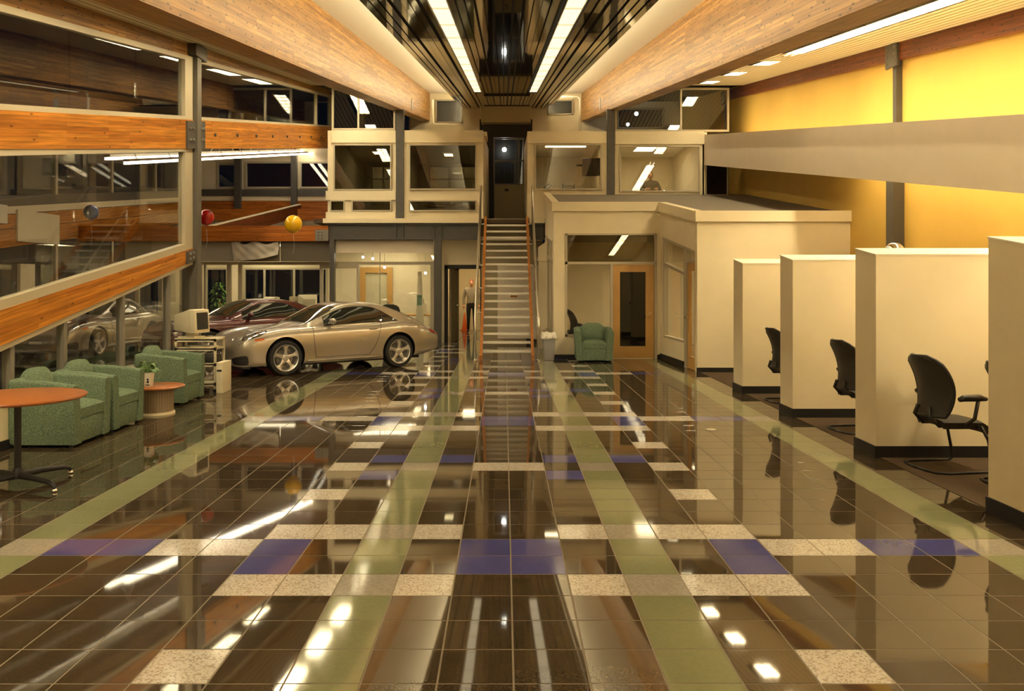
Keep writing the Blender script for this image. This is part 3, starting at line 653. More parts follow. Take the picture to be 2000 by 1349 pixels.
obj('door_frame', MB().box(-1.64, -1.55, DG-.02, DG+.16, 0, gz(519)).box(-1.64, gx(938), DG-.02, DG+.16, gz(525), gz(517)), M['blackwall'], d2)
top('traffic_cone', MB().lathe([(.15, 0), (.15, .02), (.10, .03), (.02, .60), (.0, .62)], 20, (-1.34, 27.9, 0), caps=False), mat('orange_cone_plastic', (.75, .12, .015), .5), 'orange cone on the floor at the end of the corridor', 'cone', smooth=True, angle=40)
# lower office glass under the upper floor
top('wall_header', MB().box(gx(655), gx(848), DG-.35, DG-.25, gz(494), gz(469)), M['cream2'], 'pale header panel hanging below the steel floor beam', 'panel', kind='structure')
hz = gz(511); hb_ = gz(517)
lg = thing('window_18', 'glazed front of the lower offices behind the cars in pale frames', 'window', (-6.0, DG, 0), kind='structure')
obj('head_rail', MB().box(-10.7, gx(850), DG-.05, DG+.05, hb_, hz), M['frame'], lg)
for q0, q1 in ((390, 395), (399, 403), (444, 452), (466, 473), (625, 631), (697, 701), (841, 850)):
    obj('mullion', MB().box(gx(q0), gx(q1), DG-.05, DG+.05, 0, hb_), M['frame'], lg)
for q0, q1 in ((215, 223), (265, 272), (310, 318), (352, 358)):
    obj('mullion', MB().box(gx(q0), gx(q1), DG-.05, DG+.05, 0, hb_), M['frame'], lg)
obj('door_head', MB().box(gx(631), gx(697), DG-.055, DG+.055, gz(524), hb_), M['frame'], lg)
for q0, q1 in ((403, 444), (473, 545), (545, 625), (631, 697), (701, 841), (223, 265), (272, 310), (318, 352)):
    obj('pane', MB().box(gx(q0), gx(q1), DG-.006, DG+.006, .02, hb_), M['glass'], lg)
obj('clerestory_pane', MB().box(gx(655), gx(850), DG-.006, DG+.006, hz, gz(494)), M['glass'], lg)
obj('corner_post', MB().box(gx(841), gx(851), DG-.06, DG+.06, 0, hz), M['frame'], lg)
obj('low_panel', MB().box(gx(841)-.01, gx(861), DG-.02, DG+.1, .1, .75), M['cream'], lg)
top('wall_office_side', MB().box(gx(850), gx(850)+.12, DG+.06, 29, 0, .9).box(gx(850), gx(850)+.12, 24.5, 29, .9, CE), M['cream'], 'side wall between the lower office and the corridor', 'wall', kind='structure')
window_y = None
top('ceiling_lower_office', MB().box(-10.8, 1.05, DM+.15, 29, CE, CE+.1), M['white'], 'white ceiling over the lower offices', 'ceiling', kind='structure')
D6 = 26.0; x6 = lambda px: XW(px, D6); z6 = lambda py: ZW(py, D6)
top('wall_lower_back', MB().wall(-10.8, gx(850), 0, CE, [(x6(476), x6(640), .25, 2.1), (x6(402), x6(446), .2, 2.1)], D6, D6+.12), M['cream'], 'back wall of the lower offices behind the cars', 'wall', kind='structure')
window_x('window_19', 'wide dark night window at the back of the lower office', x6(476), x6(640), .25, 2.1, D6, .06, 'nightglass', mull=(x6(517), x6(575)))
window_x('window_20', 'narrow window with a plant before it at the back of the lower office', x6(402), x6(446), .2, 2.1, D6, .06, 'nightglass')
d3 = thing('door_3', 'maple framed glass door inside the lower office behind the silver car', 'door', (x6(735), D6, 0), kind='structure')
obj('door_leaf', frame_rect(MB(), x6(704), x6(767), .0, z6(522), D6-.07, D6-.02, .17), M['doorwood'], d3)
obj('pane', MB().box(x6(704)+.17, x6(767)-.17, D6-.05, D6-.04, .17, z6(522)-.17), M['glass'], d3)
obj('handle', MB().box(x6(757), x6(760), D6-.12, D6-.07, .95, 1.05), M['chrome'], d3)
room_light(-3.6, 24.4, CE, 1.6, 2.4, 'lit ceiling panel in the lower office behind the silver car', 'e_lower')  # these ceiling panels are added to brighten the office interiors
room_light(-7.2, 24.4, CE, 1.6, 2.4, 'lit ceiling panel in the lower office behind the maroon car', 'e_lower')
room_light(-9.6, 24.4, CE, .6, 1.2, 'lit ceiling panel in the far corner of the lower offices')
for i, (px, py) in enumerate(((709, 502), (728, 505), (751, 522), (831, 533))):
    t = thing('spot_lamp', ['bright spot lamp hanging highest in the lower office', 'bright spot lamp hanging second in the lower office row', 'bright spot lamp hanging in front of the maple door', 'bright spot lamp hanging beside the office corner post'][i], 'lamp', P(px, py, 23.6))
    x, y, z = P(px, py, 23.6)
    obj('bulb', MB().lathe([(0, -.035), (.03, -.02), (.035, 0), (.02, .03), (0, .035)], 12, (x, y, z), caps=False), M['e_small'], t, smooth=True)
    obj('stem', MB().cyl((x, y, z+.03), (x, y, CE), .008, n=6), M['alu'], t)
top('hanging_cable', MB().cyl((XW(742, 23.3), 23.3, CE), P(742, 600, 23.3), .012, n=6), M['alu'], 'thin pale cord hanging in the lower office before the maple door', 'cord')

# ================================================================== LOWER OFFICE (right)
ot = lambda x, y: 3.43+.155*(y-18.1)
s18 = F/18.1; fx = lambda px: XW(px, 18.1); fz = lambda py: ZW(py, 18.1)
wo = MB()
wo.wall(1.08, 3.42, 0, ot(0, 18.1)-.02, [(fx(1104), fx(1283), fz(657), fz(456)), (fx(1195), fx(1283), 0, fz(456))], 18.1, 18.22)
ox = lambda d: 3.42+(18.1-d)*(.18/2.67)
def ang(mb, a, b, b0, b1, t0, t1, th=.12, off=0):     # piece of the angled wall between depths a<b
    return mb.hexa([(ox(a)+off, a, b0), (ox(a)+th+off, a, b0), (ox(b)+th+off, b, b1), (ox(b)+off, b, b1), (ox(a)+off, a, t0), (ox(a)+th+off, a, t0), (ox(b)+th+off, b, t1), (ox(b)+off, b, t1)])
hd = ln((15.55, 2.27), (17.9, 2.65))
ang(wo, 15.55, 18.1, hd(15.55), hd(18.1), ot(0, 15.55)-.02, ot(0, 18.1)-.02)
ang(wo, 15.55, 15.57, 0, 0, hd(15.55), hd(15.57)); ang(wo, 17.92, 18.1, 0, 0, hd(17.92), hd(18.1)); ang(wo, 16.30, 17.92, 0, 0, .48, .48)
wo.box(3.60, YW, 15.43, 15.55, 0, ot(0, 15.43)-.02)
wo.sbox(1.085, 1.2, 18.22, DM, 2.55, 2.9, ot(0, 18.1)-.02, ot(0, DM)-.02); wo.box(1.085, 1.2, 18.22, 18.6, 0, 2.6); wo.box(1.08, 1.2, 20.9, DM, 0, 2.85); wo.box(1.08, 1.2, 18.6, 20.9, 0, .45)
wo.box(1.2, YW, 21.95, DM-.02, 0, 3.3)
top('wall_office', wo, M['cream'], 'cream walls of the low office in front of the yellow wall', 'wall', kind='structure')
top('roof_office', MB().prism([(1.15, 18.2), (3.50, 18.2), (3.68, 15.54), (YW, 15.54), (YW, DM), (1.15, DM)], 2.72, lambda x, y: ot(x, y)-.05), M['roofgrey'], 'dark grey membrane roof of the low office', 'roof', kind='structure')
pa = MB()       # parapet band
pb = lambda d: ot(0, d)-.205
pa.box(1.04, 3.40, 18.04, 18.2, pb(18.1), ot(0, 18.1))
ang(pa, 15.53, 18.04, pb(15.53), pb(18.04), ot(0, 15.53), ot(0, 18.04), .16, -.05)
pa.box(3.56, YW, 15.37, 15.53, pb(15.43), ot(0, 15.43))
pa.sbox(1.04, 1.2, 18.2, DM-.1, pb(18.2), pb(DM), ot(0, 18.2), ot(0, DM))
top('trim_5', pa, M['cream'], 'cream parapet band around the roof of the low office', 'trim', kind='structure')
top('baseboard_office', MB().box(1.06, fx(1195), 18.08, 18.1, 0, .09).box(3.35, 3.43, 18.07, 18.1, 0, .09).box(3.59, YW, 15.41, 15.43, 0, .09), M['black'], 'black base along the low office walls', 'baseboard', kind='structure')
top('baseboard_office_side', ang(MB(), 16.30, 18.08, 0, 0, .12, .12, .03, -.02), M['black'], 'black base under the angled office window', 'baseboard', kind='structure')
wf = thing('window_21', 'low office front window with a wide transom beside the maple door', 'window', (fx(1150), 18.1, .48), kind='structure')
obj('window_frame', MB().box(fx(1104), fx(1108), 18.07, 18.2, fz(657), fz(456)).box(fx(1278), fx(1283), 18.07, 18.2, 0, fz(456)).box(fx(1104), fx(1283), 18.07, 18.2, fz(459), fz(456)).box(fx(1104), fx(1283), 18.07, 18.2, fz(516), fz(511)).box(fx(1104), fx(1195), 18.07, 18.2, fz(657), fz(653)).box(fx(1192), fx(1197), 18.07, 18.2, 0, fz(516)), M['frame'], wf)
obj('transom_pane', MB().box(fx(1108), fx(1278), 18.13, 18.142, fz(511), fz(459)), M['halftint'], wf)
obj('pane', MB().box(fx(1108), fx(1192), 18.13, 18.142, fz(653), fz(516)), M['glass'], wf)
d4 = thing('door_4', 'maple door with a tall dark glass panel in the low office front', 'door', (fx(1238), 18.1, 0), kind='structure')
x0, x1, z1 = fx(1197.5), fx(1277.5), fz(516.5)
obj('door_leaf', MB().box(x0, fx(1211), 18.1, 18.145, .01, z1).box(fx(1261), x1, 18.1, 18.145, .01, z1).box(fx(1211), fx(1261), 18.1, 18.145, .01, fz(676)).box(fx(1211), fx(1261), 18.1, 18.145, fz(531), z1), M['doorwood'], d4)
obj('pane', MB().box(fx(1211), fx(1261), 18.12, 18.13, fz(676), fz(531)), M['tintglass'], d4)
obj('handle', MB().cyl((fx(1270), 18.1, fz(618)), (fx(1270), 18.03, fz(618)), .014, n=8).cyl((fx(1270), 18.04, fz(618)), (fx(1260), 18.04, fz(618)), .012, n=8).lathe([(.03, 0), (.03, .012)], 12, (fx(1270), 18.088, fz(611)), 'y'), M['chrome'], d4)
aw = thing('window_22', 'angled office side window seen edge-on beside the second maple door', 'window', (ox(17), 17, .48), kind='structure')
f_ = MB(); ang(f_, 16.30, 16.36, .48, .48, hd(16.3), hd(16.36), .1, .01); ang(f_, 17.86, 17.92, .48, .48, hd(17.86), hd(17.92), .1, .01); ang(f_, 16.36, 17.86, .48, .48, .53, .53, .1, .01); ang(f_, 15.56, 17.86, hd(15.56)-.06, hd(17.86)-.06, hd(15.56), hd(17.86), .1, .01)
rl = ln((16.33, 1.82), (17.9, 2.05)); ang(f_, 16.36, 17.86, rl(16.36), rl(17.86), rl(16.36)+.06, rl(17.86)+.06, .1, .01); ang(f_, 16.16, 16.30, 0, 0, hd(16.16), hd(16.3), .1, .01); ang(f_, 15.56, 16.16, 2.06, 2.06, 2.11, 2.11, .1, .01)
obj('window_frame', f_, M['frame'], aw)
obj('pane', ang(MB(), 16.36, 17.86, .53, .53, rl(16.36), rl(17.86), .01, .06), M['glass'], aw); obj('pane', ang(MB(), 16.36, 17.86, rl(16.36)+.06, rl(17.86)+.06, hd(16.36)-.06, hd(17.86)-.06, .01, .06), M['glass'], aw)
obj('pane', ang(MB(), 15.56, 16.16, 2.11, 2.11, hd(15.56)-.06, hd(16.16)-.06, .01, .06), M['glass'], aw)
d5 = thing('door_5', 'narrow edge-on view of a maple glass door in the angled office wall', 'door', (ox(15.86), 15.86, 0), kind='structure')
q = MB(); ang(q, 15.57, 15.70, .01, .01, 2.05, 2.05, .045, .03); ang(q, 16.03, 16.15, .01, .01, 2.05, 2.05, .045, .03); ang(q, 15.70, 16.03, .01, .01, .25, .25, .045, .03); ang(q, 15.70, 16.03, 1.9, 1.9, 2.05, 2.05, .045, .03)
obj('door_leaf', q, M['doorwood'], d5); obj('pane', ang(MB(), 15.70, 16.03, .25, .25, 1.9, 1.9, .01, .05), M['glass'], d5)
obj('handle', MB().cyl((ox(16.08)+.03, 16.08, 1.0), (ox(16.08)-.05, 16.08, 1.0), .014, n=8).cyl((ox(16.08)-.05, 16.08, 1.0), (ox(15.98)-.05, 15.97, 1.0), .012, n=8), M['chrome'], d5)
sw = thing('window_23', 'side window of the low office facing the stair', 'window', (1.1, 19.7, .45), kind='structure')
f_ = MB().box(1.07, 1.17, 18.6, 18.68, .45, 2.6).box(1.07, 1.17, 20.82, 20.9, .45, 2.85).box(1.07, 1.17, 18.6, 20.9, .45, .52).sbox(1.07, 1.17, 18.6, 20.9, 2.1, 2.3, 2.16, 2.36).box(1.07, 1.17, 19.7, 19.76, .5, 2.7)
obj('window_frame', f_, M['frame'], sw); obj('pane', MB().box(1.11, 1.12, 18.68, 19.7, .52, 2.6), M['glass'], sw); obj('pane', MB().box(1.11, 1.12, 19.76, 20.82, .52, 2.7), M['glass'], sw)
top('trim_6', MB().prism([(.86, 20.8), (1.08, 20.8), (1.08, 21.1), (.86, 21.1)], 0, lambda x, y: 2.55+.7*(x-.86)).box(.84, 1.08, 20.76, 21.12, 2.2, 2.3), M['cream'], 'narrow cream pier between the stair and the low office', 'pier', kind='structure')
top('baseboard_stair', MB().box(.6, .86, 22.5, 22.55, 0, .12).box(.84, .86, 20.78, 21.1, 0, .1), M['black'], 'black base behind the stair foot', 'baseboard', kind='structure')
room_light(5.0, 18.4, 2.72, 1.2, 2.4, 'ceiling panel deep inside the low office, out of the window view', 'e_room')  # light added out of sight to brighten the office interior

# ================================================================== SALES BAY PARTITIONS
for i, (a, b) in enumerate(((12.55, 13.05), (10.37, 10.84), (8.05, 8.52), (5.72, 6.18))):
    nm = ['farthest cream partition of the sales bays, beside the low office', 'second cream partition from the low office', 'third cream partition, with the chrome globe above it', 'nearest cream partition at the edge of view'][i]
    t = thing('bay_partition', nm, 'partition', (3.62, (a+b)/2, 0), group='sales bay partitions')
    t['kind'] = 'structure'
    obj('panel', MB().sbox(3.62, YW, a, b, .0, .0, 1.975, 2.05), M['cream'], t)
    obj('base_strip', MB().box(3.605, YW, a-.012, b+.012, 0, .115), M['black'], t)
    obj('cap', MB().sbox(3.612, YW, a-.006, b+.006, 1.972, 2.047, 1.985, 2.06), M['white'], t)

# ================================================================== WING WITH THE CARS (left, beyond the glass)
WX = -11.4; DW = 30.0; wz = lambda py: ZW(py, DW); wxx = lambda px: XW(px, DW)
wc = lambda d: 1.86+.158*d
top('ceiling_wing', MB().sbox(WX, GX-.06, 8, DW, wc(8), wc(DW), wc(8)+.1, wc(DW)+.1), M['redwood'], 'dark timber soffit over the car wing', 'ceiling', kind='structure')
top('wall_wing_near', MB().box(WX, GX-.12, 7.9, 8.0, 0, 3.3), M['cream'], 'near end wall of the car wing beyond the glass', 'wall', kind='structure')
top('wall_wing_back', MB().wall(WX, -5.0, CE+.1, wc(DW), [(wxx(480), wxx(573), wz(368), wz(316)), (wxx(586), wxx(645), wz(368), wz(316)), (wxx(425), wxx(464), wz(368), wz(322))], DW, DW+.15), M['cream'], 'far upper wall of the car wing', 'wall', kind='structure')
for i, (a, b) in enumerate(((480, 573), (586, 645), (425, 464))):
    window_x(f'window_{24+i}', ['dark window high in the far wall of the car wing, widest one', 'dark window high in the far wall of the car wing, next to the upper office', 'dark window high in the corner of the car wing'][i], wxx(a), wxx(b), wz(368), wz(316), DW-.02, .06, 'nightglass')
top('steel_beam', MB().box(WX, -5.0, DW-.25, DW-.05, wz(384), wz(371)), M['steel'], 'grey steel beam under the high windows of the car wing', 'beam', kind='structure')
top('trim_7', MB().box(WX, -5.0, DW-.2, DW-.02, wz(393), wz(384)), M['cream'], 'pale band under the steel beam in the car wing', 'trim', kind='structure')
top('glulam_beam', MB().box(WX, -5.0, DW-.3, DW-.05, wz(411), wz(394)), M['orange_x'], 'upper orange glulam beam across the far wall of the car wing', 'beam', kind='structure')
top('glulam_beam', MB().box(WX, -5.0, DW-.9, DW-.6, wz(434), wz(412)), M['orange_x'], 'middle orange glulam beam across the far side of the car wing', 'beam', kind='structure')
fb_ = top('glulam_beam', MB().box(WX, mx(642), DM-.1, DM+.1, mz(471), mz(441)), M['orange_x'], 'front orange glulam beam spanning behind the yellow balloon', 'beam', kind='structure')
pl = obj('end_plate', MB().box(mx(618), mx(643), DM-.14, DM-.1, mz(471), mz(449)), M['steel2'], fb_)
for a in (622, 629):
    for b in (454, 460, 466): obj('bolt', MB().cyl(P(a, b, DM-.14), P(a, b, DM-.17), .02, n=8), M['steel'], pl)
for q0, q1 in ((465, 477), (574, 585)):
    top('steel_column', MB().box(wxx(q0), wxx(q1), DW-.45, DW-.28, 3.2, wc(DW)-.02), M['steel'], 'dark steel post between the high wing windows, ' + ('nearer the corner' if q0 == 465 else 'nearer the upper office'), 'column', kind='structure')
# sloping beam with pale cap
a = Vector(P(585, 400, 29.4)); b = Vector(P(390, 447, 23.0)); h = .42
db = MB().hexa([a+Vector((-.06, 0, -h)), a+Vector((.06, 0, -h)), b+Vector((.06, 0, -h)), b+Vector((-.06, 0, -h)), a+Vector((-.06, 0, 0)), a+Vector((.06, 0, 0)), b+Vector((.06, 0, 0)), b+Vector((-.06, 0, 0))])
dbo = top('glulam_beam', db, M['redwood'], 'slanting red glulam beam with a pale cap behind the balloons', 'beam', kind='structure')
obj('cap', MB().hexa([a+Vector((-.065, 0, 0)), a+Vector((.065, 0, 0)), b+Vector((.065, 0, 0)), b+Vector((-.065, 0, 0)), a+Vector((-.065, 0, .03)), a+Vector((.065, 0, .03)), b+Vector((.065, 0, .03)), b+Vector((-.065, 0, .03))]), M['cream'], dbo)
# outer side wall of the wing
kw = .12
def wl(z30): return lambda d: z30-kw*(30-d)
ws = thing('wall_wing_side', 'outer side of the car wing with timber bands and dark glass', 'wall', (WX, 19, 0), kind='structure')
for nm, lo, hi, m_ in (('steel_band', wz(384), wz(371), 'steel'), ('pale_band', wz(393), wz(384), 'cream'), ('timber_band', wz(411), wz(394), 'orange'), ('lower_timber_band', wz(434), wz(412), 'orange'), ('top_frame', 6.05, 6.3, 'frame')):
    obj(nm, strip(MB(), WX-.1, WX+.05, 8, 30, wl(lo), wl(hi)), M[m_], ws)
for d in (9, 12, 15, 18, 21, 24, 27): obj('mullion', strip(MB(), WX-.08, WX+.03, d-.05, d+.05, 0, wl(6.1)), M['frame'], ws)
for a_, b_ in zip((8, 9, 12, 15, 18, 21, 24, 27), (9, 12, 15, 18, 21, 24, 27, 30)):
    obj('pane', strip(MB(), WX-.006, WX+.006, a_+.05, b_-.05, wl(wz(371)), wl(6.05)), M['nightglass'], ws); obj('pane', strip(MB(), WX-.006, WX+.006, a_+.05, b_-.05, 0, wl(wz(434))), M['nightglass'], ws)
obj('cream_panel', MB().box(WX+.02, WX+.1, 19.2, 21.0, 2.62, 3.36), M['cream'], ws); obj('white_panel', MB().box(WX+.02, WX+.1, 17.2, 18.8, 3.0, 3.42), M['white'], ws); obj('door_panel', MB().box(WX+.02, WX+.1, 19.3, 19.9, 0, 2.1), M['cream'], ws)
# suspended light run
LX = -7.0
wl_ = thing('suspended_light', 'long bright twin fluorescent run hung below the wing soffit', 'light', (LX, 22, 4.5))
fz_ = ln((19, 4.47), (29.3, 6.16))
for dx, dz in ((0, 0), (-.35, .08)):
    y = 15.3
    while y < 29:
        obj('tube', MB().sbox(LX+dx-.05, LX+dx+.05, y, y+1.45, fz_(y)+dz, fz_(y+1.45)+dz, fz_(y)+dz+.05, fz_(y+1.45)+dz+.05), M['e_wing'], wl_)
        y += 1.5
obj('channel', MB().sbox(LX-.42, LX-.30, 15.3, 29.2, fz_(15.3)+.14, fz_(29.2)+.14, fz_(15.3)+.19, fz_(29.2)+.19).sbox(LX-.06, LX+.06, 15.3, 29.2, fz_(15.3)+.06, fz_(29.2)+.06, fz_(15.3)+.1, fz_(29.2)+.1), M['white'], wl_)
for i in range(9):
    d = 15.8+i*1.6; obj('hanger', MB().cyl((LX-.18, d, wc(d)), (LX-.02, d, fz_(d)+.08), .012, n=6).cyl((LX-.18, d, wc(d)), (LX-.36, d, fz_(d)+.16), .012, n=6), M['white'], wl_)
for i, (x, d) in enumerate(((-9.3, 10.5), (-9.3, 13), (-9.3, 15.5), (-9.3, 18), (-9.3, 20.5), (-6.2, 14.5), (-6.2, 17), (-6.2, 19.5))):
    t = thing('downlight', 'round recessed downlight in the dark soffit over the parked cars', 'light', (x, d, wc(d)-.03), group='recessed downlights in the wing soffit')  # added light source, brightens the dim wing and its cars
    obj('trim_ring', MB().lathe([(.10, -.012), (.125, -.012), (.125, .06), (.10, .06)], 24), M['white'], t, world=False); obj('lens', MB().lathe([(0, -.004), (.10, -.004), (.10, .01), (0, .01)], 24, caps=False), M['e_down'], t, world=False)
# translucent panels and draped sheet over the lower offices
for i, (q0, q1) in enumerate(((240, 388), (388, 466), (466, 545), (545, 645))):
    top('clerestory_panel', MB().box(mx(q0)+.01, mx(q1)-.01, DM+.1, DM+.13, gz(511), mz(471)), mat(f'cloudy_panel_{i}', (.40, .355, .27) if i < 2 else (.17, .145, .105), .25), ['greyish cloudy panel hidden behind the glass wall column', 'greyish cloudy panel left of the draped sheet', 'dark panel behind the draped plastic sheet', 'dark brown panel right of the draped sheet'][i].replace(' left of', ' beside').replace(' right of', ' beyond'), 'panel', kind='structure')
rows = []
for i in range(15):
    v = i/14; r = []
    for j in range(30):
        u = j/29; sag = math.sin(u*math.pi)*.28*(v)
        x = mx(452)+(mx(545)-mx(452))*(u*(1-.25*(1-v)*(1-u))+0.06*v*(1-u)); z = mz(472)-(mz(472)-gz(511))*(.06+.92*v*(1-.35*u*u))-.0*sag
        r.append((x, DM-.02+.035*math.sin(11*u+6*v+2.5*math.sin(3*u))*(.3+.7*v)-.05*u*v-.008*math.sin(27*u-9*v), z+.04*math.sin(14*u)*(1-v)))
    rows.append(r)
top('draped_plastic_sheet', MB().grid(rows), M['plastic_sheet'], 'crumpled translucent plastic sheet draped under the front orange beam', 'sheet', smooth=True)
# ================================================================== CARS
def pchip(pts):
    xs = np.array([p[0] for p in pts], float); ys = np.array([p[1] for p in pts], float)
    h = np.diff(xs); dl = np.diff(ys)/h; n = len(xs); m = np.zeros(n)
    for i in range(1, n-1):
        if dl[i-1]*dl[i] > 0:
            w1 = 2*h[i]+h[i-1]; w2 = h[i]+2*h[i-1]; m[i] = (w1+w2)/(w1/dl[i-1]+w2/dl[i])
    m[0] = dl[0]; m[-1] = dl[-1]
    def f(x):
        x = min(max(x, xs[0]), xs[-1]); i = min(max(int(np.searchsorted(xs, x))-1, 0), n-2)
        t = (x-xs[i])/h[i]; t2, t3 = t*t, t*t*t
        return float((2*t3-3*t2+1)*ys[i]+(t3-2*t2+t)*h[i]*m[i]+(-2*t3+3*t2)*ys[i+1]+(t3-t2)*h[i]*m[i+1])
    return f
AF, AR, LEN = .93, 3.28, 4.43; XM = (AF+AR)/2; WR = .318
zcen = pchip([(0, .52), (.03, .575), (.10, .625), (.25, .69), (.5, .755), (.9, .815), (1.2, .868), (1.4, .915), (1.7, .93), (3.2, .95), (3.6, .93), (3.9, .86), (4.15, .765), (4.3, .68), (4.43, .57)])
zfen = pchip([(0, .50), (.03, .56), (.10, .64), (.25, .735), (.5, .80), (.93, .838), (1.4, .845), (1.8, .86), (2.6, .875), (3.28, .90), (3.7, .86), (4.05, .765), (4.3, .65), (4.43, .54)])
wid = pchip([(0, .48), (.03, .60), (.10, .695), (.25, .78), (.5, .838), (.93, .872), (1.5, .862), (2.2, .868), (2.8, .885), (3.28, .90), (3.75, .865), (4.1, .78), (4.3, .68), (4.43, .50)])
zbot = pchip([(0, .24), (.03, .215), (.10, .19), (.25, .17), (.5, .16), (1.2, .165), (3.0, .17), (3.7, .20), (4.1, .25), (4.43, .36)])
def sect(x):
    w_, zf, zc_, zb = wid(x), zfen(x), zcen(x), zbot(x)
    zm = min(.50, zb+(zf-zb)*.55)
    e = min(1, max(0, (x-.05)/.5))*min(1, max(0, (4.4-x)/.4))
    return [(0, zb), (.55*w_, zb), (.88*w_, zb+.005), (.965*w_, zb+.06*(.3+.7*e)), (.985*w_, zb+(zm-zb)*.55), (w_, zm), (.985*w_, zm+(zf-zm)*.5), (.945*w_, zm+(zf-zm)*.82),
            (.85*w_, zf-.004), (.70*w_, zf+(zc_-zf)*.25+.006*e), (.5*w_, zf+(zc_-zf)*.72-.012*e), (.25*w_, zc_-.006), (0, zc_)]
NV = 12
def crm(p, t):
    n = len(p)-1; t = min(max(t, 0), n-1e-6); i = int(t); f = t-i
    a = p[max(i-1, 0)]; b = p[i]; c_ = p[i+1]; d = p[min(i+2, n)]
    if i == 0: a = (-c_[0], c_[1]) if b[0] == 0 else b
    if i == n-1: d = (-b[0], b[1])
    return tuple(.5*((2*b[k])+(-a[k]+c_[k])*f+(2*a[k]-5*b[k]+4*c_[k]-d[k])*f*f+(-a[k]+3*b[k]-3*c_[k]+d[k])*f**3) for k in (0, 1))
def body_pt(x, t, side=-1): y, z = crm(sect(x), t); return Vector((x-XM, side*y, z))
def body_n(x, t, side=-1):
    e = .012; a = body_pt(min(x+e, LEN), t, side)-body_pt(max(x-e, 0), t, side); b = body_pt(x, t+.08, side)-body_pt(x, t-.08, side)
    n = a.cross(b); n.normalize(); c_ = Vector((0, 0, .5)); p = body_pt(x, t, side)
    q = Vector((p.x*.1, p.y, p.z-.45))
    return n if n.dot(q) > 0 else -n
def body_mesh():
    mb = MB(); xs = [0, .012, .03, .055, .085, .12, .17, .23, .3, .38] + [.46+.0805*i for i in range(45)] + [4.1, 4.17, 4.23, 4.28, 4.33, 4.37, 4.40, 4.42, 4.43]
    xs = sorted(set(q for q in xs if q <= 4.43)); nt_ = 36
    rows = []
    for x in xs:
        s = sect(x); half = [crm(s, NV*i/nt_) for i in range(nt_+1)]
        r = [(x-XM, -y, z) for y, z in half] + [(x-XM, y, z) for y, z in half[-2:0:-1]]
        rows.append(r)
    i0 = 0; Q = len(rows[0])
    for r in rows: mb.v += r
    for a in range(len(rows)-1):
        for b in range(Q):
            c_ = (b+1) % Q; mb.f.append((a*Q+b, (a+1)*Q+b, (a+1)*Q+c_, a*Q+c_)); mb.m.append(0)
    mb.f.append(tuple(range(Q))); mb.f.append(tuple((len(rows)-1)*Q+q for q in reversed(range(Q)))); mb.m += [0, 0]
    return mb
# greenhouse
gtop = pchip([(1.30, .86), (1.45, .935), (1.75, 1.10), (2.05, 1.235), (2.25, 1.285), (2.5, 1.30), (2.8, 1.288), (3.1, 1.235), (3.4, 1.145), (3.7, 1.03), (3.95, .92), (4.12, .82)])
gbw = pchip([(1.30, .50), (1.5, .66), (1.8, .735), (2.3, .765), (2.8, .755), (3.2, .70), (3.6, .60), (4.12, .42)])
gew = pchip([(1.30, .48), (1.5, .605), (1.8, .605), (2.05, .575), (2.4, .56), (2.8, .545), (3.2, .51), (3.6, .46), (4.12, .38)])
gbz = pchip([(1.30, .82), (1.6, .855), (2.3, .865), (3.0, .885), (3.5, .90), (3.9, .86), (4.12, .79)])
def gedge(x): b = gbz(x); return max(b+.002, gtop(x)-.055*min(1, (gtop(x)-b)/.25))
def g_side(x, v, side=-1):
    b, e = gbz(x)-.02, gedge(x); y = gbw(x)+(gew(x)-gbw(x))*v + .022*math.sin(math.pi*v)*min(1, (e-b)/.2); return Vector((x-XM, side*y, b+(e-b)*v))
def g_top(x, t):      # t -1..1
    e, c_ = gedge(x), gtop(x); a = t*math.pi/2
    y = gew(x)*math.sin(a)*.98 + gew(x)*.02*t; z = e+(c_-e)*math.cos(a)**.8 if abs(t) < 1 else e
    bow = .10*max(0, 1-abs(x-1.6)/.6)*t*t           # curved windscreen
    return Vector((x-XM+bow*0, y, z))
def norm_grid(rows, off):
    out = []
    for a in range(len(rows)):
        r = []
        for b in range(len(rows[0])):
            p = rows[min(a+1, len(rows)-1)][b]-rows[max(a-1, 0)][b]; q = rows[a][min(b+1, len(rows[0])-1)]-rows[a][max(b-1, 0)]
            n = p.cross(q); 
            if n.length < 1e-9: n = Vector((0, 0, 1))
            n.normalize()
            c_ = rows[a][b]
            if n.dot(Vector((0.05*c_.x, c_.y, c_.z-.75))) < 0: n = -n
            r.append(c_+n*off)
        out.append(r)
    return out
def solid_patch(rows, off, th=.012):
    """a thin curved piece lying on a surface, with edges"""
    A = norm_grid(rows, off); B = norm_grid(rows, off-th); mb = MB(); mb.grid(A); mb.grid(B, flip=True)
    R, Q = len(A), len(A[0]); per = [(0, j) for j in range(Q)]+[(i, Q-1) for i in range(1, R)]+[(R-1, j) for j in range(Q-2, -1, -1)]+[(i, 0) for i in range(R-2, 0, -1)]
    for k in range(len(per)):
        p, q = per[k], per[(k+1) % len(per)]; mb.quad(A[p[0]][p[1]], B[p[0]][p[1]], B[q[0]][q[1]], A[q[0]][q[1]])
    return mb
def body_patch(cx, ct, rx, rt, side, off=.004, th=.012, n=14, sq=2.0, skew=0.0, rings=5):
    rows = []
    for i in range(rings+1):
        k = .02+.98*i/rings; r = []
        for j in range(n*2+1):
            a = 2*math.pi*j/(2*n); ca, sa = math.cos(a), math.sin(a)
            u = math.copysign(abs(ca)**(2/sq), ca); v = math.copysign(abs(sa)**(2/sq), sa)
            x = min(max(cx+rx*k*u+skew*v*k*rx, .002), LEN-.002); t = ct+rt*k*v
            r.append(body_pt(x, t, side)+body_n(x, t, side)*off)
        rows.append(r)
    return MB().grid(rows)
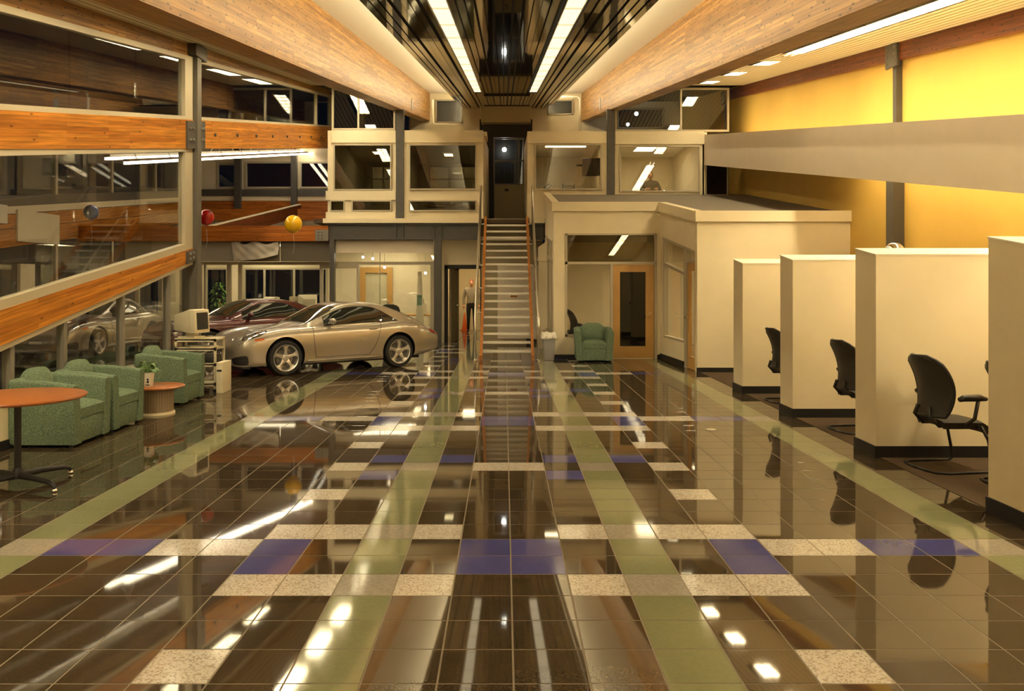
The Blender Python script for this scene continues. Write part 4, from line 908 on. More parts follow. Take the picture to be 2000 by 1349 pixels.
def ev_mesh(o):
    dg = bpy.context.evaluated_depsgraph_get(); return bpy.data.meshes.new_from_object(o.evaluated_get(dg))
def smooth_me(me, ang_=35):
    me.polygons.foreach_set('use_smooth', [True]*len(me.polygons))
    try: me.set_sharp_from_angle(angle=math.radians(ang_))
    except Exception: pass
def paint(name, col, flake=.6, rough=.28):
    m, n, b = nt(name); b.inputs['Base Color'].default_value = (*col, 1); b.inputs['Metallic'].default_value = flake; b.inputs['Roughness'].default_value = rough
    b.inputs['Coat Weight'].default_value = 1; b.inputs['Coat Roughness'].default_value = .02; return m
M['silver'] = paint('champagne_silver_paint', (.46, .41, .325)); M['maroon'] = paint('maroon_paint', (.075, .006, .006), .25, .3)
M['carglass'] = mat('dark_car_glass', (.02, .022, .018), .02, spec=.8, coat=.6)
M['screenglass'] = mat('tinted_windscreen', (.05, .052, .03), .02, spec=.8, coat=.6)
M['tyre'] = mat('tyre_rubber', (.012, .012, .012), .65)
M['rim'] = mat('cast_alloy_rim', (.62, .60, .56), .3, .75)
M['lens'] = mat('clear_headlamp_lens', (.30, .29, .26), .08, .6, coat=1)
M['amber'] = mat('amber_lens', (.62, .12, .015), .15, coat=1); M['redlens'] = mat('red_lens', (.45, .012, .01), .15, coat=1)
M['seam'] = mat('dark_gap', (.02, .018, .014), .7)
_wheel = None
def wheel_parts():
    ty = MB().lathe([(.236, -.10), (.27, -.112), (.305, -.105), (.318, -.075), (.3185, 0), (.318, .075), (.305, .105), (.27, .112), (.236, .10)], 44, axis='y', caps=False)
    rm = MB().lathe([(.19, .06), (.232, -.085), (.243, -.105), (.240, -.112), (.226, -.10), (.220, -.06), (.212, .0), (.20, .06), (.0, .055)], 44, axis='y', caps=False)
    sp = MB()
    for k in range(5):
        a0 = 2*math.pi*k/5+.3
        rows = []
        for i in range(7):
            f = i/6; r = .05+.172*f; hw = (.052-.022*math.sin(f*math.pi))*(1 if f < .8 else 1+.6*(f-.8)/.2); yy = -.070-.018*math.sin(f*math.pi*.9)+(-.02 if f > .95 else 0)
            row = []
            for q, (s, dy) in enumerate(((-1.0, .035), (-.8, 0), (0, -.008), (.8, 0), (1.0, .035))):
                t = s*hw; c_, s_ = math.cos(a0), math.sin(a0); row.append((r*c_-t*s_, yy+dy, r*s_+t*c_))
            rows.append(row)
        sp.grid(rows, flip=True)
    sp.lathe([(.062, -.055), (.062, -.075), (.05, -.085), (.03, -.088), (.0, -.088)], 20, axis='y', caps=False)
    disc = MB().lathe([(.0, .0), (.15, .0), (.15, .02), (.0, .02)], 28, axis='y', caps=False)
    return ty.mesh('tyre', M['tyre'], True, angle=50), rm.mesh('rim', M['rim'], True, angle=40), sp.mesh('spokes', M['rim'], True, angle=40), disc.mesh('disc', M['steel2'], True, angle=40)
WP = wheel_parts()
BODY = {}
def car(label, paintm, loc, rz, kindname='sports_car', group='sports cars on the showroom floor', cap_paint=None):
    t = thing(kindname, label, 'car', (loc[0], loc[1], 0), rz, group)
    if 'b' not in BODY:
        mb = body_mesh(); o = obj('tmp', mb, paintm); me = o.data
        bm = bmesh.new(); bm.from_mesh(me); bmesh.ops.recalc_face_normals(bm, faces=bm.faces); bm.to_mesh(me); bm.free()
        cut = []
        for ax in (AF, AR):
            for s in (-1, 1):
                cm = MB().cyl((ax-XM, s*.62, WR+.012), (ax-XM, s*1.1, WR+.012), .368, n=48).mesh('cut', M['black'])
                bm = bmesh.new(); bm.from_mesh(cm); bmesh.ops.recalc_face_normals(bm, faces=bm.faces); bm.to_mesh(cm); bm.free()
                co = bpy.data.objects.new('cut', cm); C.objects.link(co); cut.append(co)
                md = o.modifiers.new('b', 'BOOLEAN'); md.object = co; md.operation = 'DIFFERENCE'; md.solver = 'EXACT'
        me2 = ev_mesh(o); bpy.data.objects.remove(o)
        for c_ in cut: bpy.data.objects.remove(c_)
        # wells dark: faces deep inside
        me2.materials.clear(); me2.materials.append(paintm); me2.materials.append(M['black'])
        for p in me2.polygons:
            c_ = p.center; p.material_index = 0
            for ax in (AF, AR):
                r = math.hypot(c_.x-(ax-XM), c_.z-(WR+.012))
                if r < .37 and (abs(p.normal.y) < .4 and abs(r-.368) < .004 or abs(abs(c_.y)-.62) < .01): p.material_index = 1
            if c_.z < .185 and p.normal.z < -.6: p.material_index = 1
        smooth_me(me2, 32); BODY['b'] = me2
    me = BODY['b'] if BODY['b'].materials[0] == paintm else BODY['b'].copy()
    me.materials[0] = paintm
    obj('body', me, None, t, world=False)
    # greenhouse shell
    sh = MB(); xs = [1.30+i*.047 for i in range(61)]
    for s in (-1, 1): sh.grid([[g_side(x, v/8, s) for v in range(9)] for x in xs], flip=(s > 0))
    sh.grid([[g_top(x, -1+i/8) for i in range(17)] for x in xs])
    obj('roof', sh, cap_paint or paintm, t, smooth=True, angle=40, world=False)
    ws_ = solid_patch([[g_top(1.44+.60*i/12, -.93+1.86*j/24) for j in range(25)] for i in range(13)], .006)
    obj('windscreen', ws_, M['screenglass'], t, smooth=True, angle=40, world=False)
    rw = solid_patch([[g_top(3.18+.62*i/10, -.8+1.6*j/16) for j in range(17)] for i in range(11)], .005)
    obj('rear_window', rw, M['carglass'], t, smooth=True, angle=40, world=False)
    for s in (-1, 1):
        rows = []
        for i in range(31):
            x = 1.74+(3.36-1.74)*i/30
            hi = .90*(1-max(0, (x-2.62)/.74)**2.2*.86); lo = .13
            rows.append([g_side(x, lo+(max(hi, lo+.03)-lo)*j/8, s) for j in range(9)])
        sw_ = obj('side_window', solid_patch(rows, .007), M['carglass'], t, smooth=True, angle=40, world=False)
        trim = [r[0] for r in rows]+[r[-1] for r in rows[::-1]]
        obj('window_trim', MB().tube([p+Vector((0, s*.008, 0)) for p in trim], .008, 6, closed=True), M['seam'], sw_, smooth=True, world=False)
        bx_ = 2.98; obj('quarter_pillar', solid_patch([[g_side(x, .12+.62*j/6, s) for j in range(7)] for x in (bx_, bx_+.012, bx_+.025)], .010), M['seam'], sw_, world=False)
        # A-pillar line between windscreen and side window
        # mirror
        mp_ = g_side(1.86, .22, s); my = mp_.y+s*.13
        mr = MB(); n1, n2 = 10, 18; rr = []
        for a in range(n1+1):
            th = math.pi*a/n1; row = []
            for b in range(n2+1):
                ph = 2*math.pi*b/n2; row.append((mp_.x+.0+.075*math.cos(th)*(1 if math.cos(th) < 0 else .45), my+.105*math.sin(th)*math.cos(ph), mp_.z+.055+.06*math.sin(th)*math.sin(ph)))
            rr.append(row)
        mr.grid(rr); mr.hexa([Vector((mp_.x-.03, mp_.y-s*.03, mp_.z-.01)), Vector((mp_.x+.03, mp_.y-s*.03, mp_.z-.01)), Vector((mp_.x+.03, my, mp_.z+.03)), Vector((mp_.x-.03, my, mp_.z+.03)), Vector((mp_.x-.03, mp_.y-s*.03, mp_.z+.02)), Vector((mp_.x+.03, mp_.y-s*.03, mp_.z+.02)), Vector((mp_.x+.03, my, mp_.z+.055)), Vector((mp_.x-.03, my, mp_.z+.055))])
        obj('door_mirror', mr, paintm, t, smooth=True, angle=50, world=False)
        # headlamp: teardrop with amber foot
        hl = obj('headlamp', body_patch(.40, 7.6, .19, .95, s, .006, sq=2.2, skew=.45), M['lens'], t, smooth=True, world=False)
        obj('indicator', body_patch(.25, 6.95, .07, .28, s, .009, sq=2.4), M['chrome'], hl, smooth=True, world=False)
        obj('lamp_rim', MB().tube([body_pt(min(max(.40+.20*math.cos(a)+.45*.20*math.sin(a), .01), 4), 7.6+1.0*math.sin(a), s)+body_n(.40+.2*math.cos(a), 7.6+math.sin(a), s)*.004 for a in [2*math.pi*k/36 for k in range(36)]], .006, 6, closed=True), M['seam'], hl, smooth=True, world=False)
        obj('lamp_reflector', body_patch(.46, 7.9, .075, .45, s, .011, sq=2), M['chrome'], hl, smooth=True, world=False)
        obj('side_marker', body_patch(.455, 6.15, .085, .16, s, .008, sq=5), M['amber'], t, smooth=True, world=False)
        obj('tail_lamp', body_patch(4.19, 6.9, .13, .55, s, .007, sq=3.5), M['redlens'], t, smooth=True, world=False)
        obj('front_intake', body_patch(.155, 3.75, .115, .62, s, .006, sq=4, skew=-.1), M['black'], t, smooth=True, world=False)
        # panel gaps
        def line(pts, r=.0045, name='panel_gap'): return obj(name, MB().tube([body_pt(x, tt, s)+body_n(x, tt, s)*.0005 for x, tt in pts], r, 5), M['seam'], t, smooth=True, world=False)
        line([(1.52-.04*math.sin(i/10*3.1), 3.6+5.3*i/10) for i in range(11)])
        line([(2.92-.30*max(0, (1-i/12))**2.2, 3.6+5.4*i/12) for i in range(13)])
        line([(1.52+(2.62-1.52)*i/10, 3.6) for i in range(11)])
        line([(.12+.48*i/10, 6.35) for i in range(11)], .003)
        line([(.62+.82*i/14, 9.6+.25*math.sin(i/14*3)) for i in range(15)], .004)
        line([(3.72+.55*i/8, 6.3) for i in range(9)], .003)
        hp = body_pt(2.72, 6.75, s)
        obj('door_handle', MB().tube([hp+Vector((-.09, s*.004, 0)), hp+Vector((-.06, s*.026, .002)), hp+Vector((.06, s*.026, .004)), hp+Vector((.09, s*.004, .003))], .014, 8), paintm, t, smooth=True, world=False)
        obj('rocker_trim', MB().tube([body_pt(1.36+1.5*i/12, 3.15, s)+body_n(2, 3.15, s)*.004 for i in range(13)], .012, 6), paintm, t, smooth=True, world=False)
    obj('lower_grille', MB().box(.02-XM, .12-XM, -.34, .34, .21, .27), M['black'], t, world=False)
    obj('front_lip', MB().tube([(.30-XM, -.78, .165), (.14-XM, -.66, .165), (.04-XM, -.45, .17), (-.005-XM, -.2, .175), (-.005-XM, .2, .175), (.04-XM, .45, .17), (.14-XM, .66, .165), (.30-XM, .78, .165)], .018, 8), M['black'], t, smooth=True, world=False)
    pl_ = obj('number_plate', MB().box(-.022-XM, -.006-XM, -.16, .16, .335, .42), M['paper'], t, world=False)
    obj('plate_frame', frame_rect(MB(), -.17, .17, .328, .427, 0, .01, .012).mesh('pf', M['black']), None, pl_, world=False)
    pf = pl_.children[0]; pf.rotation_euler = (0, 0, -math.pi/2); pf.location = (-.03-XM, 0, 0)
    obj('wiper', MB().tube([g_top(1.46, -.5)+Vector((0, 0, .012)), g_top(1.50, -.1)+Vector((0, 0, .014)), g_top(1.55, .35)+Vector((0, 0, .014))], .007, 6), M['black'], t, smooth=True, world=False)
    obj('underbody', MB().box(.5-XM, 3.9-XM, -.6, .6, .14, .24), M['black'], t, world=False)
    for ax in (AF, AR):
        for s in (-1, 1):
            wo_ = obj('wheel', WP[1], None, t, world=False); wo_.location = (ax-XM, s*(.765 if ax == AF else .78), WR)
            wo_.rotation_euler = (0, 0, 0 if s < 0 else math.pi)
            for nm, q, yy in (('tyre', WP[0], 0), ('spokes', WP[2], 0), ('brake_disc', WP[3], 0)):
                k = obj(nm, q, None, wo_, world=False)
    return t
car('champagne silver hardtop sports car parked at an angle in full view behind the armchairs', M['silver'], (-3.54, 16.32), math.radians(37.85))
car('maroon sports car parked behind the full-view silver one', M['maroon'], (-5.95, 18.9), math.radians(43))
car('second silver sports car seen through the glass wall behind the armchairs', M['silver'], (-9.85, 19.75), math.radians(86))
# ================================================================== FURNITURE
def rbox(name, x0, x1, y0, y1, z0, z1, m, parent, r=.03, seg=3): return obj(name, MB().box(x0, x1, y0, y1, z0, z1), m, parent, world=False, bevel=r, seg=seg)
def cushion(name, x0, x1, y0, y1, z0, z1, m, parent, crown=.05, r=.04, n=14):
    """soft block whose top swells"""
    mb = MB(); rows = []
    for i in range(n+1):
        row = []
        for j in range(n+1):
            u, v = i/n*2-1, j/n*2-1; k = (1-abs(u)**5)*(1-abs(v)**5)
            row.append((x0+(x1-x0)*i/n, y0+(y1-y0)*j/n, z1-r+(r+crown*(1-u*u*.8)*(1-v*v*.8))*k**.4))
        rows.append(row)
    mb.grid(rows, flip=False)
    for seq in ([rows[i][0] for i in range(n+1)][::-1], [rows[i][n] for i in range(n+1)], [rows[0][j] for j in range(n+1)], [rows[n][j] for j in range(n+1)][::-1]):
        mb.grid([[(p[0], p[1], z0) for p in seq], list(seq)], flip=True)
    return obj(name, mb, m, parent, smooth=True, angle=60, world=False)
def armchair(label, loc, rz):
    t = thing('armchair', label, 'armchair', (*loc, 0), rz, 'green tub armchairs')     # faces local +x
    f = M['fabric']
    for s in (-1, 1):
        q = MB(); pr = []
        for i in range(13):
            u = i/12; x = -.33+.66*u; zt = .70-.055*u**2; pr.append((x, zt))
        y0, y1 = (s*.26, s*.39)
        a, b = min(y0, y1), max(y0, y1)
        rows = []
        for x, zt in pr:
            flare = .02*s
            rows.append([(x, a-s*.02, .035), (x, a+flare, zt-.03), (x, a+.012+flare, zt-.008), (x, a+.035+flare, zt), (x, b-.035+flare, zt), (x, b-.012+flare, zt-.008), (x, b+flare, zt-.03), (x, b-s*.02, .035)])
        q.grid(rows, flip=True)
        i0 = len(q.v)
        for r in (rows[0], rows[-1][::-1]): 
            k = len(q.v); q.v += r; q.f.append(tuple(k+z for z in range(8))); q.m.append(0)
        k = len(q.v); q.v += [rows[0][0], rows[0][-1], rows[-1][-1], rows[-1][0]]; q.f.append((k, k+1, k+2, k+3)); q.m.append(0)
        obj('armrest', q, f, t, smooth=True, angle=45, world=False)
    rbox('back_panel', -.37, -.24, -.385, .385, .035, .71, f, t, .04)
    # rounded back cushion
    mb = MB(); rows = []
    for i in range(13):
        v = i/12; row = []
        for j in range(21):
            u = j/20*2-1; zt = .53+.265*(1-abs(u)**3.6*.40); z = .42+(zt-.42)*v; y = u*.262
            th = .055*(1-abs(u)**4)*(math.sin(math.pi*min(1, v*.94+.06))**.6 if v < 1 else 0)
            row.append((-.235+.03+th-.05*v, y, z))
        rows.append(row)
    mb.grid(rows, flip=True)
    back = [[(-.31, p[1], p[2]) for p in r] for r in rows]; mb.grid(back)
    mb.grid([rows[-1], back[-1]]); mb.grid([[r[0] for r in rows], [r[0] for r in back]], flip=False); mb.grid([[r[-1] for r in rows], [r[-1] for r in back]], flip=True)
    obj('back_cushion', mb, f, t, smooth=True, angle=60, world=False)
    cushion('seat_cushion', -.22, .325, -.255, .255, .29, .43, f, t, .03)
    rbox('front_rail', .20, .315, -.255, .255, .035, .285, f, t, .012, 2); rbox('seat_base', -.25, .21, -.26, .26, .04, .28, f, t, .01, 1)
    for x in (-.28, .27):
        for y in (-.33, .33): obj('foot', MB().cyl((x, y, 0), (x, y, .04), .022, .03, 12), M['black'], t, world=False)
    return t
armchair('green patterned armchair nearest the round table, foremost of the row', (-4.74, 8.86), 0)
armchair('green patterned armchair in the middle of the row beside the coffee table', (-4.74, 9.72), 0)
armchair('green patterned armchair beyond the coffee table beside the computer trolley', (-4.74, 11.76), 0)
armchair('green armchair standing alone before the low office window, facing out', (1.9, 17.62), math.radians(-92))
# high round table
t = thing('round_table', 'round cherry laminate pedestal table at the near edge of the armchairs', 'table', (-4.11, 6.98, 0))
obj('table_top', MB().lathe([(.0, .725), (.50, .725), (.525, .735), (.53, .745), (.525, .757), (.51, .76), (0, .76)], 56, caps=False), M['laminate'], t, smooth=True, angle=40, world=False)
obj('column', MB().cyl((0, 0, .08), (0, 0, .725), .028, n=20), M['black'], t, smooth=True, angle=40, world=False)
obj('hub', MB().lathe([(.05, .06), (.055, .09), (.04, .13), (.03, .15)], 20), M['black'], t, smooth=True, angle=40, world=False)
for k in range(4):
    a = math.radians(-27+90*k); c_, s_ = math.cos(a), math.sin(a)
    l = obj('leg', MB().tube([(0, 0, .085), (.2*c_, .2*s_, .085), (.42*c_, .42*s_, .07), (.475*c_, .475*s_, .05), (.485*c_, .485*s_, .03)], [.03, .026, .02, .018, .014], 10), M['black'], t, smooth=True, angle=50, world=False)
    obj('glide', MB().lathe([(.012, .0), (.024, .004), (.02, .02), (.01, .03)], 14, (.485*c_, .485*s_, 0)), M['chrome'], l, smooth=True, world=False)
# coffee table
t = thing('coffee_table', 'low round cherry coffee table on a pale drum between the armchairs', 'table', (-4.52, 10.72, 0))
obj('table_top', MB().lathe([(0, .335), (.33, .335), (.355, .345), (.355, .358), (.345, .365), (0, .365)], 48, caps=False), M['laminate'], t, smooth=True, angle=40, world=False)
dm = MB().lathe([(.21, .03), (.21, .335)], 40)
obj('drum', dm, M['drumbrown'], t, smooth=True, angle=40, world=False)
rb = MB()
for k in range(40):
    a = 2*math.pi*k/40; rb.cyl((.211*math.cos(a), .211*math.sin(a), .035), (.211*math.cos(a), .211*math.sin(a), .33), .006, n=5, cap=False)
obj('drum_ribs', rb, M['drumbrown'], t, world=False)
obj('base_ring', MB().lathe([(.20, 0), (.235, 0), (.235, .025), (.215, .03)], 40), M['cream'], t, smooth=True, angle=40, world=False)
# plant on the coffee table
t = thing('potted_plant', 'small leafy plant in a square white pot on the coffee table', 'plant', (-4.58, 10.62, .365))
obj('pot', MB().hexa([(-.045, -.045, 0), (.045, -.045, 0), (.045, .045, 0), (-.045, .045, 0), (-.06, -.06, .17), (.06, -.06, .17), (.06, .06, .17), (-.06, .06, .17)]), M['paper'], t, world=False)
obj('mark', MB().lathe([(.016, -.002), (.016, 0)], 14, (.02, -.052, .06), 'y').lathe([(.013, -.002), (.013, 0)], 14, (.02, -.054, .092), 'y').box(-.01, .04, -.05, -.047, .018, .028), M['black'], t, world=False)
def leaf(mb, o, d, L, wd, droop):
    o, d = Vector(o), Vector(d).normalized(); s = d.cross(Vector((0, 0, 1))); s = s.normalized() if s.length > 1e-4 else Vector((1, 0, 0)); rows = []
    for i in range(6):
        f = i/5; c_ = o+d*L*f+Vector((0, 0, -droop*L*f*f)); w_ = wd*math.sin(math.pi*min(1, f*.92+.06))
        rows.append([c_-s*w_+Vector((0, 0, .2*w_)), c_, c_+s*w_+Vector((0, 0, .2*w_))])
    mb.grid(rows)
lm = None
for k in range(26):
    a = random.uniform(0, 6.28); e = random.uniform(.1, 1.1); L = random.uniform(.07, .13); r = random.uniform(.01, .05); h = random.uniform(.18, .30)
    mb = MB(); mb.tube([(0, 0, .15), (r*math.cos(a)*.6, r*math.sin(a)*.6, .15+(h-.15)*.6), (r*math.cos(a)*2, r*math.sin(a)*2, h)], .003, 5)
    leaf(mb, (r*math.cos(a)*2, r*math.sin(a)*2, h), (math.cos(a), math.sin(a), e*.5), L, L*.30, .7)
    obj('leaf', mb, M['leaf'], t, smooth=True, world=False)
# computer trolley
tx0, tx1, ty0, ty1 = -5.05, -4.42, 12.66, 13.08
t = thing('computer_trolley', 'cream metal trolley with shelves beside the far armchair', 'trolley', ((tx0+tx1)/2, (ty0+ty1)/2, 0))
for x in (tx0, tx1-.03):
    for y in (ty0, ty1-.03):
        p = obj('post', MB().box(x, x+.03, y, y+.03, .05, .82), M['plastic'], t); obj('caster', MB().cyl((x+.015, y+.03, .028), (x+.015, y, .028), .028, n=14), M['black'], p)
for z in (.80, .66, .42, .12):
    obj('shelf', MB().box(tx0, tx1, ty0, ty1, z, z+.02).box(tx0, tx1, ty0, ty0+.012, z-.02, z+.035).box(tx0, tx1, ty1-.012, ty1, z-.02, z+.035), M['plastic'], t)
def crt(name, label, loc, rz, sc_=1.0, base=None):
    t = thing(name, label, 'monitor', loc, rz)
    s = sc_
    hous = MB().hexa([(-.19*s, -.02, .07*s), (.19*s, -.02, .07*s), (.19*s, .10*s, .07*s), (-.19*s, .10*s, .07*s), (-.19*s, -.0, .41*s), (.19*s, -.0, .41*s), (.19*s, .10*s, .42*s), (-.19*s, .10*s, .42*s)])
    hous.hexa([(-.185*s, .10*s, .075*s), (.185*s, .10*s, .075*s), (.12*s, .38*s, .11*s), (-.12*s, .38*s, .11*s), (-.185*s, .10*s, .415*s), (.185*s, .10*s, .415*s), (.12*s, .38*s, .33*s), (-.12*s, .38*s, .33*s)])
    obj('housing', hous, M['plastic'], t, world=False, bevel=.008, seg=2)
    obj('screen', MB().hexa([(-.14*s, -.026, .12*s), (.14*s, -.026, .12*s), (.14*s, -.01, .12*s), (-.14*s, -.01, .12*s), (-.14*s, -.012, .37*s), (.14*s, -.012, .37*s), (.14*s, .0, .37*s), (-.14*s, .0, .37*s)]), M['screen'], t, world=False)
    obj('stand', MB().box(-.14*s, .14*s, .03*s, .30*s, 0, .02*s).cyl((0, .16*s, .02*s), (0, .16*s, .08*s), .09*s, n=20), M['plastic'], t, world=False)
    return t
crt('crt_monitor', 'beige tube monitor on top of the cream trolley, screen turned aside', ((tx0+tx1)/2+.04, ty0+.16, .835), math.radians(78), 1.05)
t = thing('computer_tower', 'pale computer tower standing on the floor beside the trolley', 'computer', (-4.345, 12.8, 0))
obj('case', MB().box(-.05, .05, -.2, .2, .0, .47), M['plastic'], t, world=False, bevel=.006); obj('drive_bay', MB().box(-.035, .035, -.205, -.198, .33, .36), M['black'], t, world=False); obj('power_button', MB().lathe([(.012, -.205), (.012, -.198)], 12, (0, 0, .25), 'y'), M['alu'], t, world=False)
t = thing('desktop_computer', 'black desktop unit on the middle trolley shelf', 'computer', (-4.7, 12.85, .44)); obj('case', MB().box(-.24, .24, -.17, .17, 0, .13), M['blackplastic'], t, world=False, bevel=.005); obj('front_slot', MB().box(-.1, .1, -.173, -.168, .08, .09), M['alu'], t, world=False)
t = thing('keyboard', 'beige keyboard on the trolley shelf under the monitor', 'keyboard', (-4.66, 12.86, .68)); obj('case', MB().box(-.2, .2, -.08, .08, 0, .02), M['plastic'], t, world=False); obj('keys', MB().box(-.19, .19, -.07, .07, .02, .03), M['paper'], t, world=False)
# balloons
def balloon(px, py, d, r, col, label):
    x, y, z = P(px, py, d); t = thing('balloon', label, 'balloon', (x, y, z), group='party balloons in the car wing')
    prof = [(0.0, -1.12)]+[(.035, -1.12), (.06, -1.06)]+[(math.sin(a)*(1-.10*max(0, -math.cos(a))*-1 if False else 1), -math.cos(a)*(1.06 if math.cos(a) > 0 else 1)) for a in [math.pi*k/24 for k in range(2, 25)]]
    m_ = mat('balloon_'+label.split()[0], col, .22, coat=.5)
    obj('envelope', MB().lathe([(a*r, b*r) for a, b in prof], 32, caps=False), m_, t, smooth=True, world=False)
    obj('knot', MB().lathe([(.01, -1.18*r), (.018, -1.16*r), (.006, -1.1*r)], 12), m_, t, world=False)
    obj('string', MB().tube([(0, 0, -1.15*r), (.02, 0, -1.15*r-.3), (-.01, .01, -1.15*r-.45)], .003, 5), M['paper'], t, world=False)
balloon(403, 424, 16.6, .15, (.60, .012, .008), 'red balloon floating beside the steel column')
balloon(573, 437, 19.0, .20, (.85, .48, .005), 'yellow balloon floating before the front orange beam')
balloon(178, 414, 15.0, .13, (.03, .13, .6), 'blue balloon seen through the glass wall under the dark soffit')
# task chairs in the bays
def task_chair(label, loc, rz, arms=True):
    t = thing('task_chair', label, 'chair', (*loc, 0), rz, 'black mesh chairs in the sales bays')       # faces local +x
    rows = []
    for i in range(17):
        v = i/16; z = .50+.54*v; hw = (.165+.09*math.sin(math.pi*min(1, .12+v*.68)))*(1 if v < .86 else 1-.55*((v-.86)/.14)**2)
        cx = -.275+.075*math.sin(v*math.pi*1.0)**.8-.085*v*v; row = []
        for j in range(13):
            u = j/12*2-1; row.append(Vector((cx+.09*(u*u)*(1-.35*v), u*hw, z)))
        rows.append(row)
    def pan(rows, th):
        mb = MB(); mb.grid(rows); B = [[p+Vector((-th, 0, 0)) for p in r] for r in rows]; mb.grid(B, flip=True)
        mb.grid([rows[-1], B[-1]]); mb.grid([B[0], rows[0]]); mb.grid([[r[0] for r in B], [r[0] for r in rows]]); mb.grid([[r[-1] for r in rows], [r[-1] for r in B]]); return mb
    obj('backrest', pan(rows, .02), M['mesh'], t, smooth=True, angle=60, world=False)
    per = rows[0]+[r[-1] for r in rows[1:]]+rows[-1][-2::-1]+[r[0] for r in rows[-2:0:-1]]
    obj('back_frame', MB().tube([p+Vector((-.01, 0, 0)) for p in per], .016, 8, closed=True), M['blackplastic'], t, smooth=True, world=False)
    obj('back_bracket', MB().tube([(-.30, 0, .74), (-.29, 0, .60), (-.25, 0, .47), (-.10, 0, .42)], [.03, .028, .03, .035], 8).lathe([(.03, -.28), (.03, -.25)], 12, (-.0, 0, 0)) if False else MB().tube([(-.27, -.08, .58), (-.29, -.10, .50), (-.20, -.12, .41), (0, -.10, .41)], .018, 8).tube([(-.27, .08, .58), (-.29, .10, .50), (-.20, .12, .41), (0, .10, .41)], .018, 8), M['blackplastic'], t, smooth=True, world=False)
    mb = MB(); R2 = []
    for i in range(15):
        u = i/14; x = -.21+.46*u; row = []
        for j in range(13):
            v = j/12*2-1; hw = .235*(1-.35*max(0, .25-u)*3*.6)*(1 if u < .85 else 1-.18*((u-.85)/.15)**2); row.append((x, v*hw, .475-.03*(u-.3)**2-(.06*max(0, u-.8)/.2)**1 -.02*v**4))
        R2.append(row)
    mb.grid(R2, flip=True); Bt = [[(p[0]*.94+.0, p[1]*.9, p[2]-.06) for p in r] for r in R2]; mb.grid(Bt)
    mb.grid([R2[0], Bt[0]]); mb.grid([Bt[-1], R2[-1]]); mb.grid([[r[0] for r in Bt], [r[0] for r in R2]]); mb.grid([[r[-1] for r in R2], [r[-1] for r in Bt]])
    obj('seat', mb, M['mesh'], t, smooth=True, angle=60, world=False)
    for s in (-1, 1):
        y = s*.27
        obj('sled_leg', MB().tube([(.12, y*.9, .42), (.17, y, .30), (.215, y, .08), (.21, y, .03), (.17, y, .014), (-.22, y*1.0, .014), (-.30, y*.86, .014), (-.33, y*.5, .014), (-.335, 0, .014)], .0135, 8), M['blackplastic'], t, smooth=True, world=False)
        if arms:
            a = obj('armrest', MB().tube([(-.05, y, .44), (.02, y*1.08, .50), (.045, y*1.12, .66)], .017, 8), M['blackplastic'], t, smooth=True, world=False)
            obj('arm_pad', MB().tube([(-.14, y*1.12, .672), (-.10, y*1.12, .685), (.06, y*1.12, .685), (.13, y*1.1, .672)], [.02, .03, .032, .018], 10), M['blackplastic'], a, smooth=True, world=False)
    obj('seat_bar', MB().cyl((.10, -.25, .415), (.10, .25, .415), .016, n=10).box(-.15, .15, -.07, .07, .40, .43), M['blackplastic'], t, world=False)
    return t
task_chair('black mesh chair against the third partition beneath the chrome globe', (4.12, 7.63), math.radians(8))
task_chair('black mesh chair mostly hidden by the nearest partition', (4.43, 6.92), math.radians(0))
task_chair('black mesh chair between the second and third partitions', (4.12, 9.5), math.radians(8))
task_chair('black mesh chair in the farthest bay beside the first partition', (4.08, 11.75), math.radians(8))
task_chair('black chair behind the glass of the low office', (1.75, 18.9), math.radians(10))
# chrome globe on a stand behind the third partition
t = thing('globe_stand', 'chrome globe on a slim pole peeking over the third partition', 'globe', (4.20, 8.9, 0))
obj('globe', MB().lathe([(.105*math.sin(math.pi*k/24), -.105*math.cos(math.pi*k/24)) for k in range(25)], 40, (0, 0, 2.03), caps=False), M['chrome'], t, smooth=True, world=False)
obj('pole', MB().cyl((0, 0, .02), (0, 0, 1.93), .015, n=12), M['chrome'], t, world=False); obj('foot', MB().lathe([(.14, 0), (.14, .015), (.03, .03)], 28), M['chrome'], t, world=False)
# desks in the bays (against the yellow wall, mostly hidden)
for i, (y0, y1) in enumerate(((6.25, 8.0), (8.6, 10.3), (10.9, 12.5))):
    t = thing('bay_desk', ['desk in the nearest sales bay against the yellow wall', 'desk in the middle sales bay against the yellow wall', 'desk in the farthest sales bay against the yellow wall'][i], 'desk', (5.9, (y0+y1)/2, 0), group='sales bay desks')
    obj('desk_top', MB().box(5.2, 6.44, y0+.15, y1-.15, .71, .74), M['doorwood'], t)
    for a in (y0+.2, y1-.24): obj('side_panel', MB().box(5.3, 6.42, a, a+.04, 0, .71), M['cream'], t)
# waste bin
t = thing('waste_bin', 'tall grey waste bin with a white liner between the stair and the office', 'bin', (XW(1071, 17.95), 17.72, 0))
gm = mat('grey_bin_plastic', (.30, .29, .28), .5)
obj('bin_body', MB().hexa([(-.105, -.10, 0), (.105, -.10, 0), (.105, .10, 0), (-.105, .10, 0), (-.14, -.13, .52), (.14, -.13, .52), (.14, .13, .52), (-.14, .13, .52)]), gm, t, world=False, bevel=.02, seg=2)
rows = []
for i in range(7):
    r = []
    for j in range(41):
        a = 2*math.pi*j/40; k = max(abs(math.cos(a)), abs(math.sin(a))); e = (.155+.012*math.sin(7*a)+.010*math.sin(13*a))*(.93+.07*math.sin(i))/k**.75
        zz = [.50, .47, .46, .50, .56, .60, .57][i]+.012*math.sin(5*a+i); e *= [1.0, 1.04, 1.08, 1.1, 1.06, .98, .86][i]; r.append((e*math.cos(a), e*math.sin(a)*.93, zz))
    rows.append(r)
